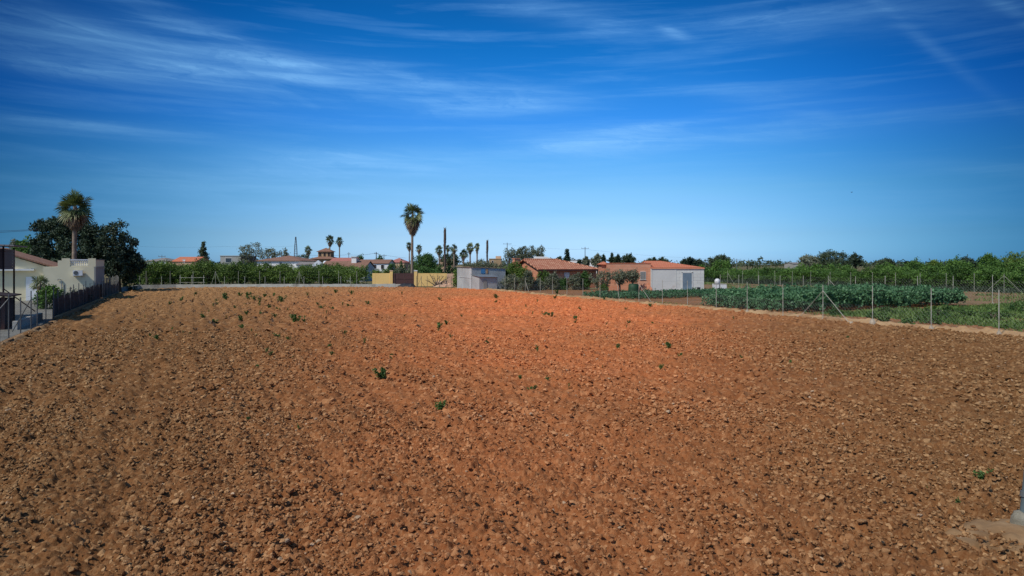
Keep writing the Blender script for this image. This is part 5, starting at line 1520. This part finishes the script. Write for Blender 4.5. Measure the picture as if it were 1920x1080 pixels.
# ------------------------------------------------------------------ crops and grass
def crop_block(name, label, cat, u0, u1, v0, v1, h, n, size, lm_, seed, per=14, rad=.22, row=.9):
    g = np.random.default_rng(seed)
    k = n // per
    u = g.uniform(u0, u1, k)
    v = g.uniform(v0, v1, k)
    v = v0 + (np.floor((v - v0) / row) + .5) * row + g.normal(0, row * .22, k)
    x, y = UV(u, v)
    top = h * (1 + .45 * vnoise(x, y, 1.1, seed) + .3 * vnoise(x, y, .45, seed + 1))
    edge = np.minimum(np.minimum(u - u0, u1 - u) / 1.0, 1)
    top *= .72 + .28 * np.clip(edge, 0, 1)
    z = top * g.uniform(0.12, 1, k) ** .7
    mb = MB()
    leaves(mb, g, np.stack([x, y, z], 1), rad, per, size, np.clip(.25 + .5 * g.uniform(0, 1, k), 0, 1), up=.3, aspect=.7)
    tag(mb.build(name, M[lm_]), label, cat, kind='stuff')


crop_block('bean_crop', 'dense tall bluish green bean rows beyond the right fence', 'bean crop', 34.6, 54.3, 32.2, 39.6, 1.22, 90000, .15, 'bean', 600, row=1.15)
crop_block('low_crop', 'low green crop rows in front of the block store', 'low crop', 34.6, 54.0, 50.5, 57.0, .46, 24000, .14, 'bean', 610, row=1.3)


def grass_patch(name, label, cat, u0, u1, v0, v1, n, h, lm_, seed, thr=.0):
    g = np.random.default_rng(seed)
    u, v = g.uniform(u0, u1, n), g.uniform(v0, v1, n)
    x, y = UV(u, v)
    dens = vnoise(x, y, 2.4, seed) + .5 * vnoise(x, y, .8, seed + 1) + .15 * g.normal(size=n)
    ok = dens > thr
    x, y, dens = x[ok], y[ok], dens[ok]
    n = len(x)
    hh = h * g.uniform(.4, 1.3, n) * (1 + 1.6 * np.clip(dens, 0, 1))
    a = g.uniform(0, 6.28, n)
    w = .022 + .05 * g.uniform(0, 1, n)
    lx, ly = g.normal(0, .45, n) * hh, g.normal(0, .45, n) * hh
    z0 = np.full(n, -.01)
    V = np.stack([np.stack([x - np.cos(a) * w, y - np.sin(a) * w, z0], 1), np.stack([x + np.cos(a) * w, y + np.sin(a) * w, z0], 1), np.stack([x + lx + np.cos(a) * w * .5, y + ly + np.sin(a) * w * .5, hh * .8], 1), np.stack([x + lx * 1.3, y + ly * 1.3, hh], 1)], 1).reshape(-1, 3)
    mb = MB().add(V, np.arange(4 * n).reshape(-1, 4), np.clip(.5 + 1.2 * vnoise(x, y, 1.7, seed + 2) + g.normal(0, .18, n), 0, 1))
    tag(mb.build(name, M[lm_]), label, cat, kind='stuff')


grass_patch('grass', 'rough weedy grass beyond the right fence', 'grass', 35.8, 62, 13, 31.5, 90000, .15, 'grass', 700, -.08)
grass_patch('verge_grass', 'patchy grass along the bank below the right fence', 'grass', 33.6, 36.5, 12, 80, 12000, .09, 'grass', 710, .30)
grass_patch('fallow_grass', 'thin dry grass on the fallow plot before the orchard', 'grass', 56, 84, 20, 105, 40000, .13, 'grass', 720, .34)
grass_patch('orchard_undergrowth', 'dark undergrowth below the orchard trees', 'undergrowth', 81.5, 90, 34, 122, 50000, .45, 'darkleaf', 730, -.4)
grass_patch('left_verge', 'thin grass behind the low far wall', 'grass', -6, 34, 101.5, 107, 16000, .18, 'grass', 740, -.1)
weedpx = [(1655, 605, .5), (1664, 590, .45), (1755, 598, .85), (1745, 610, .6), (1808, 592, .4), (1822, 596, .4), (1860, 600, .75), (1880, 597, .5), (1900, 590, .6), (1915, 586, .9), (1700, 612, .35), (1634, 598, .35), (1565, 592, .4)]
for k, (a, b, h_) in enumerate(weedpx):
    x_, y_ = G(a, b)
    shrub('grass_clump', 'dark leafy weed clump standing in the rough grass beyond the right fence', 'weed', (x_, y_, 0), [(0, 0, h_ * .5, h_ * .9, h_ * .7, h_ * .5, 26)], 'weed', .11, 22, .16, 760 + k, group='weed clumps in the rough grass')

# weeds sprouting in the ploughed field
weeds = [(716, 721, 18, 'leafiest dark green weed in the middle of the ploughed field'), (822, 628, 16, 'upright slender weed standing near the field centre'), (847, 640, 9, None), (684, 650, 14, 'sparse weed with a dry foot left of the upright slender weed'), (620, 658, 9, None),
         (767, 718, 7, None), (876, 673, 7, None), (866, 599, 6, None), (642, 577, 9, None), (653, 579, 6, None), (690, 574, 7, None), (754, 557, 7, None), (622, 584, 7, None), (612, 593, 8, None), (977, 720, 8, None), (995, 741, 9, None),
         (1008, 668, 14, 'compact dark weed right of the field centre'), (1024, 722, 11, None), (1067, 741, 11, 'small dark weed nearest the camera among the right-hand weeds'), (1003, 743, 9, None), (826, 778, 15, 'greyish forked weed near the lower centre of the field'), (560, 816, 12, 'near dark weed clump on the lower left of the field'),
         (521, 640, 11, None), (549, 680, 9, None), (480, 695, 8, None), (553, 610, 14, 'tall thin weed on the far left part of the field'), (524, 569, 10, None), (530, 571, 12, None), (487, 579, 18, 'pale green broad weed, the largest at the far end of the field'), (425, 566, 12, None),
         (449, 558, 8, None), (576, 557, 9, None), (466, 564, 10, None), (478, 566, 6, None), (1257, 661, 10, 'dark weed alone on the right part of the field'), (1276, 674, 9, None), (1371, 669, 6, None), (1392, 679, 7, None), (1376, 603, 8, None), (686, 802, 6, None), (466, 803, 6, None), (1797, 963, 15, 'low dark green weed near the corner post'),
         (1838, 916, 20, 'thin spindly weed near the corner post'), (1738, 935, 9, None), (454, 605, 10, None), (540, 643, 8, None), (472, 627, 9, None), (442, 583, 7, None), (425, 599, 7, None), (380, 602, 8, None), (401, 610, 10, None), (459, 577, 6, None),
         (499, 671, 8, None), (506, 616, 7, None), (340, 566, 7, None), (318, 574, 6, None), (391, 588, 7, None), (408, 575, 6, None), (505, 562, 7, None), (512, 559, 6, None), (496, 560, 7, None), (540, 585, 7, None), (570, 600, 6, None), (365, 560, 6, None), (1085, 585, 6, None), (1180, 612, 6, None), (960, 612, 5, None), (915, 640, 5, None), (1130, 700, 7, None), (1480, 690, 7, None), (1590, 640, 6, None)]
_g = np.random.default_rng(77)
for _k in range(80):
    weeds.append((float(_g.uniform(260, 1250) if _k % 3 else _g.normal(470, 120)), float(552 + 190 * _g.beta(1.0, 2.4)), float(_g.uniform(5, 9)), None))
protow = []
for k in range(5):
    g = np.random.default_rng(800 + k)
    w = empty('weed_plant', (0, 0, 0), 0, 'small green weed sprouting between the clods of the ploughed field', 'weed', 'weeds sprouting in the ploughed field')
    st, lf_ = MB(), MB()
    for j in range((6, 3, 5, 2, 4)[k]):
        a, tl = g.uniform(0, 6.28), g.uniform(.1, (.55, .25, .75, .2, .5)[k])
        e = Vector((math.cos(a) * tl, math.sin(a) * tl, g.uniform(.6, 1.0)))
        st.tube([(0, 0, -.05), e * .5 + Vector((0, 0, .08)), e], [.022, .016, .008], 4)
        c_ = [tuple(e * f_) for f_ in (.35, .55, .75, .92, 1.0)]
        leaves(lf_, g, c_, (.13, .08, .12, .06, .15)[k], (9, 6, 6, 7, 8)[k], (.22, .16, .20, .14, .26)[k], g.uniform(.2, .8, 5), aspect=.5, up=.4)
    st.build('stem', M['weed'], w)
    lf_.build('foliage', M['weed'], w)
    protow.append(w)
g = np.random.default_rng(21)
for i, (a, b, hpx, lab) in enumerate(weeds):
    o = protow[i] if i < 5 else copy_tree(protow[i % 5])
    x_, y_ = G(a, b)
    s_ = hpx / F * y_ * (1.25 if lab else 1.05)
    o.location = (x_, y_, float(field_height(np.array([x_]), np.array([y_]), 2)[0]) - .03)
    o.rotation_euler.z = g.uniform(0, 6.28)
    o.scale = (s_ * g.uniform(.9, 1.3), s_ * g.uniform(.9, 1.3), s_)
    if lab: o['label'] = lab
# dry stubble tufts thrown up by the plough at the far end
g = np.random.default_rng(55)
n = 210
pxs = g.normal(480, 120, n); pys = 548 + 95 * g.beta(1.1, 2.2, n)
C_ = [G(a, b) for a, b in zip(pxs, pys)]
mb = MB()
for (x_, y_) in C_:
    if not field_inside(np.array([x_]), np.array([y_]))[0]: continue
    s_ = g.uniform(.04, .13)
    leaves(mb, g, [(x_, y_, .10 + s_ * .5)], s_, 10, s_ * 1.5, np.array([g.uniform(0, .5)]), flat=.7)
tag(mb.build('stubble', M['stubble']), 'dry brown stubble tufts on the far left of the ploughed field', 'stubble', kind='stuff')

# ------------------------------------------------------------------ poles, wires, bird
def pole(px_, z, t0, lab, r=.14, arm=.9):
    t = empty('utility_pole', (X(px_, z), z, 0), 0, lab, 'pole')
    hh = H(t0, z)
    MB().tube([(0, 0, -.1), (0, 0, hh)], [r, r * .7], 8).build('shaft', M['steel'], t)
    if arm:
        ab = MB().box(-arm, arm, -.05, .05, hh - .55, hh - .43)
        for s_ in (-1, 0, 1):
            ab.tube([(s_ * arm * .9, 0, hh - .43), (s_ * arm * .9, 0, hh - .2)], .04, 5)
        ab.build('cross_arm', M['steel'], t)
    return t


pole(654, 230, 473, 'thin utility pole above the pale red roof', .13, .5)
pole(705.5, 200, 472.5, 'darker utility pole above the long white house', .17, .6)
pole(720, 230, 477, 'short utility pole left of the red hip roof', .10, .8)
pole(951, 260, 455, 'utility pole above the leftmost grey-green tree', .16, 1.6)
pole(1097, 230, 463, 'tall utility pole right of the cypress', .15, 1.3)
pole(1381.5, 230, 485, 'small utility pole right of the umbrella-shaped tree', .13, .9)
pole(1322.5, 160, 485, 'thin pole at the right end of the red tiled roof', .06, 0)
pole(303.5, 175, 477.5, 'street pole with a side arm over the red roofed house', .07, .9)
py = empty('lattice_pylon', (X(554.5, 260), 260, 0), 0, 'slender steel lattice mast left of the tower house', 'mast')
hh = H(444, 260)
lg = MB()
for sx in (-1, 1):
    for sy in (-1, 1):
        lg.tube([(sx * .75, sy * .75, -.1), (sx * .35, sy * .35, hh * .75), (sx * .06, sy * .06, hh)], .07, 4)
lg.build('legs', M['steel'], py)
lb = MB()
for k in range(16):
    z0, z1 = hh * k / 16, hh * (k + 1) / 16
    w0, w1 = .75 - .55 * k / 16, .75 - .55 * (k + 1) / 16
    for s_ in (-1, 1):
        lb.tube([(-w0 * s_, -w0, z0), (w1 * s_, -w1, z1)], .035, 3)
        lb.tube([(-w0, -w0 * s_, z0), (-w1, w1 * s_, z1)], .035, 3)
        lb.tube([(w0, -w0 * s_, z0), (w1, w1 * s_, z1)], .035, 3)
lb.build('lattice', M['steel'], py)


def cable(lab, pts, r=.03):
    P_ = [Vector((X(a, z), z, H(b, z))) for (a, b, z) in pts]
    mb = MB()
    for p, q in zip(P_[:-1], P_[1:]):
        L = (q - p).length
        mb.tube([p.lerp(q, t) - Vector((0, 0, 4 * L * .012 * t * (1 - t))) for t in np.linspace(0, 1, 9)], r, 4, cap=False)
    tag(mb.build('overhead_cable', M['darkwire']), lab, 'cable')


cable('upper overhead cable entering the dark tree from the left', [(-60, 433.5, 75), (70, 429.5, 75)], .022)
cable('lower overhead cable entering the dark tree from the left', [(-60, 437.5, 75), (75, 430.5, 77)], .022)
cable('overhead cable running between the poles above the long white house', [(554.5, 476, 260), (654, 477.5, 230), (705.5, 474, 200), (720, 478, 230), (762, 484, 230)], .035)
cable('faint overhead line crossing the sky above the citrus trees', [(262, 462, 255), (420, 462, 255), (554.5, 461, 260)], .02)
cable('overhead cable from the leftmost grey-green tree to the right', [(951, 459, 260), (1097, 467.5, 230)], .02)
cable('faint overhead cable right of the tall pole', [(1097, 467.5, 230), (1381.5, 487, 230)], .018)

bd = empty('flying_bird', (X(1597, 140), 140, H(360.5, 140)), 0, 'small dark bird gliding in the sky on the right', 'bird')
bb = MB()
bb.tube([(-.16, 0, 0), (-.08, 0, 0), (.04, 0, .01), (.13, 0, .03), (.20, 0, .03)], [.01, .05, .055, .035, .008], 8)
V = [(.05, 0, .02), (-.06, 0, .02), (-.10, .24, .09), (.03, .26, .10), (-.12, .5, .05), (-.05, -.24, .08), (.04, -.26, .09), (-.10, -.5, .04)]
bb.add(V, [(0, 1, 2, 3), (0, 6, 5, 1)])
bb.add(V, [(3, 2, 4), (6, 7, 5)])
bb.build('body', M['darkwire'], bd)
